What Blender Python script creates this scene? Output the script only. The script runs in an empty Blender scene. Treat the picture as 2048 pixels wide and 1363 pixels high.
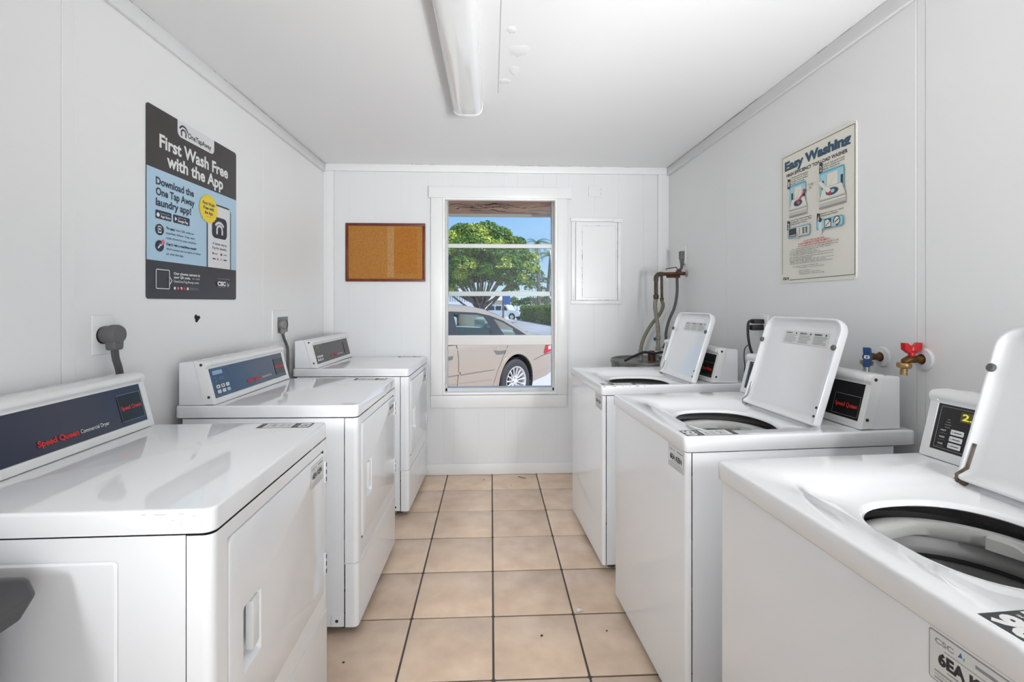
import bpy, bmesh, math, random
import numpy as np
from mathutils import Vector, Matrix

PI = math.pi
random.seed(7)
RNG = np.random.default_rng(11)
SC = bpy.context.scene
COL = SC.collection

# ---------------------------------------------------------------- camera
cam_d = bpy.data.cameras.new('camera')
cam = bpy.data.objects.new('camera', cam_d)
COL.objects.link(cam)
cam.location = (0, 0, 1.25)
cam.rotation_euler = (PI / 2, 0, -math.atan(42 / 942))
cam_d.sensor_fit = 'HORIZONTAL'
cam_d.sensor_width = 36
cam_d.lens = 942 / 2048 * 36
cam_d.shift_y = -76.5 / 2048
cam_d.clip_start = 0.02
cam_d.clip_end = 500
SC.camera = cam

# ---------------------------------------------------------------- exposure, world, sun, lamps
SC.view_settings.view_transform = 'Standard'
SC.view_settings.look = 'None'
SC.view_settings.exposure = 0.25
SC.view_settings.gamma = 1.0
SC.view_settings.use_curve_mapping = False

world = bpy.data.worlds.new('world')
SC.world = world
world.use_nodes = True
wn, wl = world.node_tree.nodes, world.node_tree.links
wn.clear()
w_out = wn.new('ShaderNodeOutputWorld')
w_bg = wn.new('ShaderNodeBackground')
w_tc = wn.new('ShaderNodeTexCoord')
w_sep = wn.new('ShaderNodeSeparateXYZ')
w_ramp = wn.new('ShaderNodeValToRGB')
wl.new(w_tc.outputs['Generated'], w_sep.inputs[0])
wl.new(w_sep.outputs['Z'], w_ramp.inputs[0])
wl.new(w_ramp.outputs[0], w_bg.inputs[0])
wl.new(w_bg.outputs[0], w_out.inputs[0])
w_bg.inputs[1].default_value = 0.89
el = w_ramp.color_ramp.elements
el[0].position = 0.0
el[0].color = (0.70, 0.86, 0.98, 1)
el[1].position = 0.22
el[1].color = (0.24, 0.52, 0.93, 1)
e2 = el.new(0.09)
e2.color = (0.44, 0.68, 0.96, 1)
e3 = el.new(1.0)
e3.color = (0.10, 0.26, 0.66, 1)

sun_d = bpy.data.lights.new('sun', 'SUN')
sun_d.energy = 3.6
sun_d.angle = math.radians(0.6)
sun_d.color = (1.0, 0.96, 0.88)
sun = bpy.data.objects.new('sun', sun_d)
COL.objects.link(sun)
sun.rotation_euler = Vector((0.42, -0.40, 0.95)).to_track_quat('Z', 'Y').to_euler()


def area_light(name, loc, direction, sx, sy, power, color=(1, 1, 1)):
    d = bpy.data.lights.new(name, 'AREA')
    d.shape = 'RECTANGLE'
    d.size, d.size_y = sx, sy
    d.energy = power
    d.color = color
    o = bpy.data.objects.new(name, d)
    COL.objects.link(o)
    o.location = loc
    o.rotation_euler = Vector(direction).to_track_quat('-Z', 'Y').to_euler()
    return o


# added fill lamp in an unseen opening of the right wall, behind the camera
area_light('entrance_fill', (1.44, -2.15, 0.95), (-1, 0.0, 0.20), 1.8, 1.7, 44, (0.955, 0.985, 1.0))
# added bounce fill, low behind the camera, aimed at the far ceiling
fl_ = area_light('ceiling_fill', (1.12, -0.75, 0.95), (-0.30, 1, 0.47), 0.22, 0.6, 15.5, (0.955, 0.985, 1.0))
fl_.data.spread = math.radians(70)
# two added fill lamps high in the rear corners, aimed down the aisle
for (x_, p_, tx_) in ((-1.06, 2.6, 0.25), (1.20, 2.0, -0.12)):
    sb0 = area_light('aisle_fill', (x_, -1.8, 2.0), (tx_ - x_, 4.5, -1.45), 0.14 if x_ > 0 else 0.26, 0.5, p_, (0.955, 0.985, 1.0))
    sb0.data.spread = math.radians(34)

# ---------------------------------------------------------------- materials
def mat(name, col, rough=0.5, metal=0.0, spec=0.5, coat=0.0, noise=None, bump=None, island=None, objrand=None, trans=None):
    m = bpy.data.materials.new(name)
    m.use_nodes = True
    nt = m.node_tree
    b = nt.nodes['Principled BSDF']
    c = (*col, 1)
    b.inputs['Base Color'].default_value = c
    b.inputs['Roughness'].default_value = rough
    b.inputs['Metallic'].default_value = metal
    b.inputs['Specular IOR Level'].default_value = spec
    b.inputs['Coat Weight'].default_value = coat
    b.inputs['Coat Roughness'].default_value = 0.05
    tc = None
    if noise or bump:
        tc = nt.nodes.new('ShaderNodeTexCoord')
    last = None
    if noise:  # (scale, second colour, low, high, detail)
        n = nt.nodes.new('ShaderNodeTexNoise')
        n.inputs['Scale'].default_value = noise[0]
        n.inputs['Detail'].default_value = noise[4] if len(noise) > 4 else 4
        vec = tc.outputs['Object']
        if objrand:
            oi = nt.nodes.new('ShaderNodeObjectInfo')
            mu = nt.nodes.new('ShaderNodeVectorMath')
            mu.operation = 'ADD'
            sc_ = nt.nodes.new('ShaderNodeVectorMath')
            sc_.operation = 'SCALE'
            sc_.inputs['Scale'].default_value = 37.0
            nt.links.new(oi.outputs['Random'], sc_.inputs[0])
            nt.links.new(vec, mu.inputs[0])
            nt.links.new(sc_.outputs[0], mu.inputs[1])
            vec = mu.outputs[0]
        nt.links.new(vec, n.inputs['Vector'])
        r = nt.nodes.new('ShaderNodeValToRGB')
        r.color_ramp.elements[0].position = noise[2]
        r.color_ramp.elements[1].position = noise[3]
        r.color_ramp.elements[0].color = c
        r.color_ramp.elements[1].color = (*noise[1], 1)
        nt.links.new(n.outputs['Fac'], r.inputs[0])
        last = r.outputs[0]
    if island or (objrand and objrand is not True):
        amt = island or objrand
        if island:
            g = nt.nodes.new('ShaderNodeNewGeometry')
            src = g.outputs['Random Per Island']
        else:
            oi = nt.nodes.new('ShaderNodeObjectInfo')
            src = oi.outputs['Random']
        mr = nt.nodes.new('ShaderNodeMapRange')
        mr.inputs['To Min'].default_value = 1 - amt
        mr.inputs['To Max'].default_value = 1 + amt
        nt.links.new(src, mr.inputs['Value'])
        hs = nt.nodes.new('ShaderNodeHueSaturation')
        nt.links.new(mr.outputs[0], hs.inputs['Value'])
        if last:
            nt.links.new(last, hs.inputs['Color'])
        else:
            hs.inputs['Color'].default_value = c
        last = hs.outputs[0]
    if last:
        nt.links.new(last, b.inputs['Base Color'])
    if bump:  # (scale, strength, distance)
        n2 = nt.nodes.new('ShaderNodeTexNoise')
        n2.inputs['Scale'].default_value = bump[0]
        n2.inputs['Detail'].default_value = 6
        nt.links.new(tc.outputs['Object'], n2.inputs['Vector'])
        bp = nt.nodes.new('ShaderNodeBump')
        bp.inputs['Strength'].default_value = bump[1]
        bp.inputs['Distance'].default_value = bump[2]
        nt.links.new(n2.outputs['Fac'], bp.inputs['Height'])
        nt.links.new(bp.outputs[0], b.inputs['Normal'])
    if trans:
        b.inputs['Transmission Weight'].default_value = trans
    return m


def glass(name, tint, gloss=0.06):
    m = bpy.data.materials.new(name)
    m.use_nodes = True
    nt = m.node_tree
    nt.nodes.clear()
    o = nt.nodes.new('ShaderNodeOutputMaterial')
    mx = nt.nodes.new('ShaderNodeMixShader')
    t = nt.nodes.new('ShaderNodeBsdfTransparent')
    g = nt.nodes.new('ShaderNodeBsdfGlossy')
    f = nt.nodes.new('ShaderNodeFresnel')
    f.inputs['IOR'].default_value = 1.36
    ad = nt.nodes.new('ShaderNodeMath')
    ad.operation = 'ADD'
    ad.inputs[1].default_value = gloss
    t.inputs[0].default_value = (*tint, 1)
    g.inputs['Roughness'].default_value = 0.02
    nt.links.new(f.outputs[0], ad.inputs[0])
    nt.links.new(ad.outputs[0], mx.inputs[0])
    nt.links.new(t.outputs[0], mx.inputs[1])
    nt.links.new(g.outputs[0], mx.inputs[2])
    nt.links.new(mx.outputs[0], o.inputs[0])
    return m


def emit(name, col, s):
    m = mat(name, (0.02, 0.02, 0.02))
    b = m.node_tree.nodes['Principled BSDF']
    b.inputs['Emission Color'].default_value = (*col, 1)
    b.inputs['Emission Strength'].default_value = s
    return m


def srgb(r, g, b):
    f = lambda v: (v / 255 / 12.92) if v <= 10 else ((v / 255 + 0.055) / 1.055) ** 2.4
    return (f(r), f(g), f(b))


M = {}
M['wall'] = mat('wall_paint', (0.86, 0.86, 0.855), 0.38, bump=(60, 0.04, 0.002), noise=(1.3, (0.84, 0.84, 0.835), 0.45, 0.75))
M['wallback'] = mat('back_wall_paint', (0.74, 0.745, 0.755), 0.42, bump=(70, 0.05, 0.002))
M['trim'] = mat('trim_paint', (0.81, 0.81, 0.81), 0.32, bump=(40, 0.04, 0.001))
M['liner'] = mat('liner_white_paint', (0.93, 0.93, 0.91), 0.35)  # whiter than the trim paint
M['ceil'] = mat('ceiling_paint', (0.82, 0.82, 0.82), 0.5, bump=(18, 0.05, 0.003))
M['crack'] = mat('paint_crack', (0.45, 0.44, 0.43), 0.8)
M['hole'] = mat('wall_hole_black', (0.012, 0.012, 0.014), 0.9)
M['enamel'] = mat('white_enamel', (0.875, 0.885, 0.905), 0.11, coat=0.35, noise=(3.0, (0.865, 0.875, 0.895), 0.4, 0.7))
M['enamel_top'] = mat('white_enamel_top', (0.85, 0.855, 0.87), 0.045, coat=0.5)
M['plastic'] = mat('white_plastic', (0.85, 0.85, 0.845), 0.3)
M['chip'] = mat('enamel_chip', (0.05, 0.04, 0.035), 0.7)
M['scuff'] = mat('enamel_scuff', (0.60, 0.59, 0.57), 0.6)
M['navy'] = mat('navy_panel', srgb(44, 50, 70), 0.18, spec=0.6)
M['blue'] = mat('sky_reflection_panel', srgb(52, 70, 98), 0.16, spec=0.7)  # dark panel with the reflected sky's blue put into its colour
M['black'] = mat('black_panel', (0.012, 0.012, 0.013), 0.14)
M['charcoal'] = mat('charcoal_panel', (0.035, 0.034, 0.033), 0.25)
M['red_ink'] = mat('red_ink', srgb(214, 48, 42), 0.5)
M['white_ink'] = mat('white_ink', (0.80, 0.80, 0.80), 0.5)
M['grey_ink'] = mat('grey_ink', (0.28, 0.28, 0.29), 0.5)
M['dark_ink'] = mat('dark_ink', (0.03, 0.03, 0.033), 0.5)
M['sticker'] = mat('sticker_white', (0.74, 0.74, 0.73), 0.4)
M['cyan_ink'] = mat('pale_blue_ink', srgb(150, 205, 225), 0.5)
M['screw'] = mat('screw_steel', (0.06, 0.06, 0.06), 0.45, 0.6)
M['chrome'] = mat('steel', (0.45, 0.45, 0.45), 0.25, 1.0)
M['basket'] = mat('tub_grey', (0.36, 0.36, 0.35), 0.45)
M['ring'] = mat('tub_ring_plastic', (0.55, 0.55, 0.53), 0.4)
M['tubblack'] = mat('tub_dark', (0.02, 0.02, 0.02), 0.6)
M['bumper'] = mat('rubber_bumper', (0.12, 0.12, 0.12), 0.7)
M['rust'] = mat('rust', (0.17, 0.14, 0.115), 0.7, noise=(60, (0.10, 0.06, 0.035), 0.4, 0.6))
M['display'] = emit('display_glow', (0.75, 0.66, 0.05), 0.9)
M['display_bg'] = mat('display_window', (0.10, 0.09, 0.02), 0.3)
M['lcd'] = mat('pale_display', srgb(150, 172, 205), 0.35)
M['grout'] = mat('grout', srgb(88, 82, 79), 0.9, bump=(200, 0.3, 0.001))
M['lens'] = mat('acrylic_lens', (0.79, 0.79, 0.79), 0.07, coat=0.6)
M['lens_clear'] = mat('acrylic_end', (0.62, 0.62, 0.62), 0.1, coat=0.5)
M['cork'] = mat('cork', srgb(182, 126, 58), 0.9, noise=(150, srgb(150, 98, 42), 0.35, 0.7, 3), bump=(160, 0.3, 0.001))
M['cork_fade'] = mat('cork_faded', srgb(186, 142, 92), 0.9, noise=(150, srgb(160, 112, 62), 0.35, 0.7, 3))
M['cork_dark'] = mat('cork_unfaded', srgb(178, 116, 42), 0.9, noise=(150, srgb(148, 92, 30), 0.35, 0.7, 3))
M['mahog'] = mat('mahogany', srgb(112, 46, 26), 0.4, noise=(20, srgb(88, 34, 22), 0.3, 0.7))
M['brass'] = mat('old_brass', srgb(120, 84, 40), 0.42, 0.75, noise=(60, srgb(80, 52, 26), 0.3, 0.7))
M['brass_light'] = mat('brass_fitting', srgb(176, 146, 100), 0.35, 0.8)
M['copper'] = mat('tarnished_copper', srgb(108, 66, 46), 0.5, 0.6, noise=(50, srgb(66, 58, 46), 0.3, 0.7))
M['pipe'] = mat('tarnished_pipe', srgb(92, 78, 66), 0.5, 0.5, noise=(50, srgb(64, 54, 44), 0.3, 0.7))
M['hose'] = mat('grey_braided_hose', srgb(150, 146, 134), 0.55, noise=(120, srgb(120, 114, 100), 0.4, 0.6))
M['hose2'] = mat('olive_hose', srgb(120, 116, 96), 0.55)
M['cord'] = mat('dark_grey_cord', srgb(86, 85, 86), 0.55)
M['cordblk'] = mat('black_cord', (0.012, 0.012, 0.013), 0.45)
M['plug'] = mat('grey_plug', srgb(102, 101, 102), 0.55)
M['galv'] = mat('galvanised_tank', srgb(140, 140, 136), 0.38, 0.85, noise=(12, srgb(96, 95, 92), 0.35, 0.7))
M['red_pl'] = mat('red_handle', srgb(205, 22, 30), 0.35)
M['blue_pl'] = mat('blue_handle', srgb(32, 70, 122), 0.4)
M['esc'] = mat('white_escutcheon', (0.72, 0.73, 0.75), 0.3)
M['outlet'] = mat('outlet_grey', (0.25, 0.245, 0.24), 0.5)
M['bin'] = mat('black_bin_plastic', (0.045, 0.045, 0.047), 0.42, bump=(90, 0.08, 0.001))
M['poster_blk'] = mat('poster_black', srgb(58, 54, 52), 0.4)
M['poster_drk'] = mat('poster_dark_slate', srgb(56, 55, 62), 0.4)
M['poster_blue'] = mat('poster_blue', srgb(176, 206, 226), 0.4)
M['poster_white'] = mat('poster_white', (0.74, 0.74, 0.75), 0.4)
M['poster_yel'] = mat('poster_yellow', srgb(238, 208, 50), 0.4)
M['poster_navy'] = mat('poster_navy', srgb(36, 42, 58), 0.4)
M['poster_cream'] = mat('poster_cream', srgb(232, 228, 216), 0.4)
M['ink_title'] = mat('title_ink', srgb(38, 78, 104), 0.4)
M['ink_cyan'] = mat('cyan_ink', srgb(92, 176, 204), 0.4)
M['ink_pale'] = mat('pale_cyan_ink', srgb(168, 210, 222), 0.4)
M['ink_red'] = mat('crimson_ink', srgb(196, 52, 72), 0.4)
M['ink_pink'] = mat('pink_ink', srgb(226, 110, 120), 0.4)
M['ink_grey'] = mat('midgrey_ink', srgb(150, 148, 142), 0.4)
M['ink_lgrey'] = mat('lightgrey_ink', srgb(198, 196, 190), 0.4)
M['ink_teal'] = mat('teal_ink', srgb(120, 190, 186), 0.4)
M['ink_lblue'] = mat('logo_blue_ink', srgb(60, 110, 170), 0.4)
M['alu'] = mat('aluminium_frame', (0.62, 0.61, 0.60), 0.4, 0.1)
M['glass'] = glass('window_glass', (0.95, 0.97, 0.97), 0.0)
M['stucco'] = mat('peeling_brown_soffit', srgb(206, 152, 116), 0.95, noise=(5.0, srgb(170, 122, 92), 0.35, 0.7), bump=(9, 0.9, 0.03))
M['fascia'] = mat('fascia_grey', (0.5, 0.49, 0.47), 0.6)
M['debris'] = mat('dark_debris', (0.05, 0.04, 0.03), 0.9)
M['lint'] = mat('lint', (0.75, 0.73, 0.68), 0.9)


def tile_material():
    m = mat('ceramic_tile', srgb(238, 213, 188), 0.30, objrand=0.05, noise=(9, srgb(218, 190, 165), 0.32, 0.70, 14))
    nt = m.node_tree
    b = nt.nodes['Principled BSDF']
    tc = nt.nodes.new('ShaderNodeTexCoord')
    mu = nt.nodes.new('ShaderNodeTexNoise')
    mu.inputs['Scale'].default_value = 26
    mu.inputs['Detail'].default_value = 8
    bp = nt.nodes.new('ShaderNodeBump')
    bp.inputs['Strength'].default_value = 0.35
    bp.inputs['Distance'].default_value = 0.002
    oi = nt.nodes.new('ShaderNodeObjectInfo')
    ad = nt.nodes.new('ShaderNodeVectorMath')
    ad.operation = 'MULTIPLY_ADD'
    ad.inputs[1].default_value = (19, 23, 7)
    nt.links.new(oi.outputs['Random'], ad.inputs[0])
    nt.links.new(tc.outputs['Object'], ad.inputs[2])
    nt.links.new(ad.outputs[0], mu.inputs['Vector'])
    nt.links.new(mu.outputs['Fac'], bp.inputs['Height'])
    nt.links.new(bp.outputs[0], b.inputs['Normal'])
    return m


M['tile'] = tile_material()
# outside
M['asphalt'] = mat('pale_asphalt', srgb(176, 178, 184), 0.9, noise=(0.5, srgb(160, 162, 168), 0.35, 0.7))
M['concrete'] = mat('pale_concrete', srgb(206, 204, 206), 0.9)
M['kerb'] = mat('kerb_concrete', srgb(205, 198, 186), 0.9)
M['paint_car'] = mat('champagne_paint', srgb(186, 168, 150), 0.3, 0.2, coat=0.5)
M['car_trim'] = mat('car_dark_trim', (0.035, 0.034, 0.04), 0.4)
M['car_seam'] = mat('car_seam', (0.05, 0.045, 0.04), 0.7)
M['car_glass'] = glass('car_tinted_glass', (0.82, 0.96, 0.93), 0.02)
M['car_glass_dark'] = mat('car_dark_glass', (0.03, 0.045, 0.05), 0.05)
M['car_seat'] = mat('car_seat_fabric', srgb(200, 212, 220), 0.8)
M['tyre'] = mat('tyre_rubber', (0.055, 0.053, 0.055), 0.75)
M['rim'] = mat('alloy_rim', (0.74, 0.73, 0.72), 0.35, 0.1)
M['tail'] = mat('tail_lamp_red', srgb(205, 20, 30), 0.15)
M['tailw'] = mat('tail_lamp_clear', (0.75, 0.7, 0.7), 0.15)
M['suv'] = mat('white_car_paint', (0.80, 0.80, 0.82), 0.3, coat=0.4)
M['bark'] = mat('bark', srgb(150, 134, 120), 0.95, noise=(6, srgb(100, 86, 76), 0.4, 0.6))
M['palm_bark'] = mat('palm_bark', srgb(130, 120, 108), 0.95, noise=(6, srgb(100, 90, 80), 0.4, 0.6))
M['leaf'] = mat('leaf_green', srgb(92, 132, 40), 0.6, island=0.5, noise=(0.55, srgb(200, 210, 88), 0.5, 0.64, 2))
M['leaf2'] = mat('leaf_dark_green', srgb(82, 112, 50), 0.6, island=0.45)
M['hedge_l'] = mat('hedge_leaf', srgb(104, 134, 44), 0.6, island=0.5)
M['frond'] = mat('palm_frond', srgb(112, 132, 84), 0.6, island=0.35)
M['whitebuild'] = mat('white_stucco', (0.80, 0.78, 0.77), 0.8)
M['creambuild'] = mat('cream_stucco', srgb(232, 214, 186), 0.8)
M['roofpale'] = mat('pale_roof', srgb(214, 210, 220), 0.8)
M['signblue'] = mat('sign_blue', srgb(62, 104, 176), 0.5)
M['grass'] = mat('dry_grass', srgb(150, 148, 96), 0.95, noise=(1.5, srgb(118, 126, 70), 0.4, 0.6))


# ---------------------------------------------------------------- geometry helpers
_font_unit = None


def text_geo(body, bold=0.0, res=3):
    c = bpy.data.curves.new('lettering', 'FONT')
    c.body = body
    c.size = 1.0
    c.offset = bold
    c.resolution_u = res
    o = bpy.data.objects.new('lettering', c)
    me = o.to_mesh()
    vs = [(v.co.x, v.co.y) for v in me.vertices]
    fs = [tuple(p.vertices) for p in me.polygons]
    o.to_mesh_clear()
    bpy.data.objects.remove(o)
    bpy.data.curves.remove(c)
    return vs, fs


def cap_h():
    global _font_unit
    if _font_unit is None:
        vs, _ = text_geo('H')
        ys = [v[1] for v in vs]
        _font_unit = max(ys) - min(ys)
    return _font_unit


def rr(x0, y0, x1, y1, r, n=5):
    """rounded rectangle loop, ccw; r a number or (bl, br, tr, tl)"""
    if not isinstance(r, (tuple, list)):
        r = (r,) * 4
    out = []
    for (cx, cy, sx, sy, a0, rad) in ((x0, y0, 1, 1, PI, r[0]), (x1, y0, -1, 1, 1.5 * PI, r[1]), (x1, y1, -1, -1, 0, r[2]), (x0, y1, 1, -1, 0.5 * PI, r[3])):
        ox, oy = cx + sx * rad, cy + sy * rad
        for i in range(n + 1):
            a = a0 + i / n * PI / 2
            out.append((ox + rad * math.cos(a), oy + rad * math.sin(a)))
    return out


class G:
    def __init__(s):
        s.v, s.f, s.m = [], [], []

    def add(s, vs, fs, m=0):
        b = len(s.v)
        s.v.extend([tuple(p) for p in vs])
        s.f.extend([tuple(i + b for i in f) for f in fs])
        s.m.extend([m] * len(fs))
        return s

    def box(s, x0, y0, z0, x1, y1, z1, m=0):
        vs = [(x, y, z) for z in (z0, z1) for y in (y0, y1) for x in (x0, x1)]
        return s.add(vs, [(0, 2, 3, 1), (4, 5, 7, 6), (0, 1, 5, 4), (2, 6, 7, 3), (0, 4, 6, 2), (1, 3, 7, 5)], m)

    def rbox(s, x0, y0, z0, x1, y1, z1, r=0.004, seg=2, m=0, fn=None):
        bm = bmesh.new()
        bmesh.ops.create_cube(bm, size=1)
        for v in bm.verts:
            v.co = ((x0 + x1) / 2 + v.co.x * (x1 - x0), (y0 + y1) / 2 + v.co.y * (y1 - y0), (z0 + z1) / 2 + v.co.z * (z1 - z0))
        bmesh.ops.bevel(bm, geom=list(bm.edges), offset=r, segments=seg, affect='EDGES', profile=0.5)
        bm.verts.index_update()
        vs = [tuple(v.co) for v in bm.verts]
        if fn:
            vs = [fn(*p) for p in vs]
        fs = [tuple(v.index for v in f.verts) for f in bm.faces]
        bm.free()
        return s.add(vs, fs, m)

    def loft(s, rings, closed=True, cap0=False, cap1=False, m=0):
        n = len(rings[0])
        vs = [p for r in rings for p in r]
        fs = []
        for i in range(len(rings) - 1):
            for j in range(n if closed else n - 1):
                k = (j + 1) % n
                fs.append((i * n + j, i * n + k, (i + 1) * n + k, (i + 1) * n + j))
        if cap0:
            fs.append(tuple(range(n - 1, -1, -1)))
        if cap1:
            fs.append(tuple((len(rings) - 1) * n + j for j in range(n)))
        return s.add(vs, fs, m)

    def tube(s, pts, r, n=10, m=0, caps=True):
        pts = [Vector(p) for p in pts]
        rs = r if isinstance(r, (list, tuple)) else [r] * len(pts)
        t0 = (pts[1] - pts[0]).normalized()
        up = Vector((0, 0, 1)) if abs(t0.z) < 0.9 else Vector((1, 0, 0))
        a = t0.cross(up).normalized()
        rings = []
        for i, p in enumerate(pts):
            if i == 0:
                t = t0
            elif i == len(pts) - 1:
                t = (pts[i] - pts[i - 1]).normalized()
            else:
                t = ((pts[i + 1] - p).normalized() + (p - pts[i - 1]).normalized()).normalized()
            a = (a - t * a.dot(t)).normalized()
            b = t.cross(a)
            rings.append([tuple(p + (a * math.cos(k * 2 * PI / n) + b * math.sin(k * 2 * PI / n)) * rs[i]) for k in range(n)])
        return s.loft(rings, True, caps, caps, m)

    def lathe(s, prof, origin, axis, n=20, m=0, caps=True):
        ax = Vector(axis).normalized()
        up = Vector((0, 0, 1)) if abs(ax.z) < 0.9 else Vector((1, 0, 0))
        a = ax.cross(up).normalized()
        b = ax.cross(a)
        o = Vector(origin)
        rings = [[tuple(o + ax * h + (a * math.cos(k * 2 * PI / n) + b * math.sin(k * 2 * PI / n)) * r) for k in range(n)] for (r, h) in prof]
        return s.loft(rings, True, caps, caps, m)

    def extr(s, poly, fn, a0, a1, m=0):
        """polygon of 2D points extruded between a0 and a1; fn(a, p, q) gives the 3D point"""
        n = len(poly)
        return s.loft([[fn(a0, *p) for p in poly], [fn(a1, *p) for p in poly]], True, True, True, m)

    def ball(s, c, r, m=0, nu=10, nv=6, sc=(1, 1, 1)):
        rings = []
        for i in range(nv + 1):
            t = PI * i / nv
            rings.append([(c[0] + sc[0] * r * max(math.sin(t), 1e-4) * math.cos(2 * PI * k / nu), c[1] + sc[1] * r * max(math.sin(t), 1e-4) * math.sin(2 * PI * k / nu), c[2] + sc[2] * r * math.cos(t)) for k in range(nu)])
        return s.loft(rings, True, True, True, m)

    def build(s, name, mats, parent=None, smooth=35, recalc=True, loc=None):
        me = bpy.data.meshes.new(name)
        me.from_pydata(s.v, [], s.f)
        if not isinstance(mats, (list, tuple)):
            mats = [mats]
        for k in mats:
            me.materials.append(M[k] if isinstance(k, str) else k)
        if len(mats) > 1:
            me.polygons.foreach_set('material_index', s.m)
        if recalc:
            bm = bmesh.new()
            bm.from_mesh(me)
            bmesh.ops.recalc_face_normals(bm, faces=bm.faces)
            bm.to_mesh(me)
            bm.free()
        if smooth:
            me.polygons.foreach_set('use_smooth', [True] * len(me.polygons))
            me.set_sharp_from_angle(angle=math.radians(smooth))
        me.update()
        o = bpy.data.objects.new(name, me)
        COL.objects.link(o)
        if parent:
            o.parent = parent
        if loc:
            o.location = loc
        return o


def tag(o, label=None, cat=None, group=None, kind=None):
    if label:
        o['label'] = label
    if cat:
        o['category'] = cat
    if group:
        o['group'] = group
    if kind:
        o['kind'] = kind
    return o


def thing(name, label, cat, loc=(0, 0, 0), rz=0.0, group=None):
    o = bpy.data.objects.new(name, None)
    o.empty_display_size = 0.05
    COL.objects.link(o)
    o.location = loc
    o.rotation_euler = (0, 0, rz)
    return tag(o, label, cat, group)


def struct(o):
    o['kind'] = 'structure'
    return o


class Print:
    """flat print on a plane: each call lies a hair above the last"""

    def __init__(s, O, U, V, N, step=0.00006, base=0.0003):
        s.O, s.U, s.V, s.N = Vector(O), Vector(U).normalized(), Vector(V).normalized(), Vector(N).normalized()
        s.k = base
        s.step = step
        s.parts = {}
        s.cur = None

    def part(s, name):
        s.cur = s.parts.setdefault(name, (G(), []))
        return s

    def at(s, u, v, h=None):
        return tuple(s.O + s.U * u + s.V * v + s.N * (s.k if h is None else h))

    def _m(s, m):
        g, ms = s.cur
        if m not in ms:
            ms.append(m)
        return ms.index(m)

    def poly(s, pts, m):
        s.k += s.step
        s.cur[0].add([s.at(*p) for p in pts], [tuple(range(len(pts)))], s._m(m))

    def rect(s, u0, v0, u1, v1, m, r=0.0):
        s.poly(rr(u0, v0, u1, v1, r, 4) if r else [(u0, v0), (u1, v0), (u1, v1), (u0, v1)], m)

    def frame(s, u0, v0, u1, v1, w, m, r=0.0):
        s.k += s.step
        a = rr(u0, v0, u1, v1, max(r, w * 1.01), 4)
        b = rr(u0 + w, v0 + w, u1 - w, v1 - w, max(r - w, 0.00005), 4)
        s.cur[0].loft([[s.at(*p) for p in a], [s.at(*p) for p in b]], True, False, False, s._m(m))

    def circ(s, u, v, r, m, n=24, ru=None):
        s.poly([(u + (ru or r) * math.cos(2 * PI * i / n), v + r * math.sin(2 * PI * i / n)) for i in range(n)], m)

    def line(s, pts, w, m):
        s.k += s.step
        for (a, b) in zip(pts[:-1], pts[1:]):
            d = Vector((b[0] - a[0], b[1] - a[1], 0))
            if d.length < 1e-9:
                continue
            n = Vector((-d.y, d.x, 0)).normalized() * w / 2
            s.cur[0].add([s.at(a[0] + n.x, a[1] + n.y), s.at(a[0] - n.x, a[1] - n.y), s.at(b[0] - n.x, b[1] - n.y), s.at(b[0] + n.x, b[1] + n.y)], [(0, 1, 2, 3)], s._m(m))

    def arc(s, u, v, r, a0, a1, w, m, n=14):
        s.line([(u + r * math.cos(math.radians(a0 + (a1 - a0) * i / n)), v + r * math.sin(math.radians(a0 + (a1 - a0) * i / n))) for i in range(n + 1)], w, m)

    def text(s, body, u, v, h, m, width=None, align='L', bold=0.0, rot=0.0, res=3):
        s.k += s.step
        vs, fs = text_geo(body, bold, res)
        if not vs:
            return
        sc = h / cap_h()
        xs = [p[0] for p in vs]
        x0, x1 = min(xs), max(xs)
        sx = sc if width is None else width / (x1 - x0)
        w = (x1 - x0) * sx
        off = {'L': 0, 'C': -w / 2, 'R': -w}[align]
        c, sn = math.cos(rot), math.sin(rot)
        out = []
        for (x, y) in vs:
            a, b = (x - x0) * sx + off, y * sc
            out.append(s.at(u + a * c - b * sn, v + a * sn + b * c))
        s.cur[0].add(out, fs, s._m(m))

    def finish(s, parent, labels=None):
        for name, (g, ms) in s.parts.items():
            o = g.build(name, ms, parent, smooth=0, recalc=False)
            if labels and name in labels:
                o['label'] = labels[name]


def curve_pts(ctrl, n=8):
    """Catmull-Rom through control points"""
    P = [Vector(p) for p in ctrl]
    P = [P[0] * 2 - P[1]] + P + [P[-1] * 2 - P[-2]]
    out = []
    for i in range(1, len(P) - 2):
        for k in range(n):
            t = k / n
            a, b, c, d = P[i - 1], P[i], P[i + 1], P[i + 2]
            out.append(0.5 * ((2 * b) + (c - a) * t + (2 * a - 5 * b + 4 * c - d) * t * t + (3 * b - a - 3 * c + d) * t ** 3))
    out.append(P[-2])
    return out


# ---------------------------------------------------------------- room shell
XL, XR, YB, YN, ZC = -1.2045, 1.3187, 3.45, -3.2, 2.25

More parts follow.
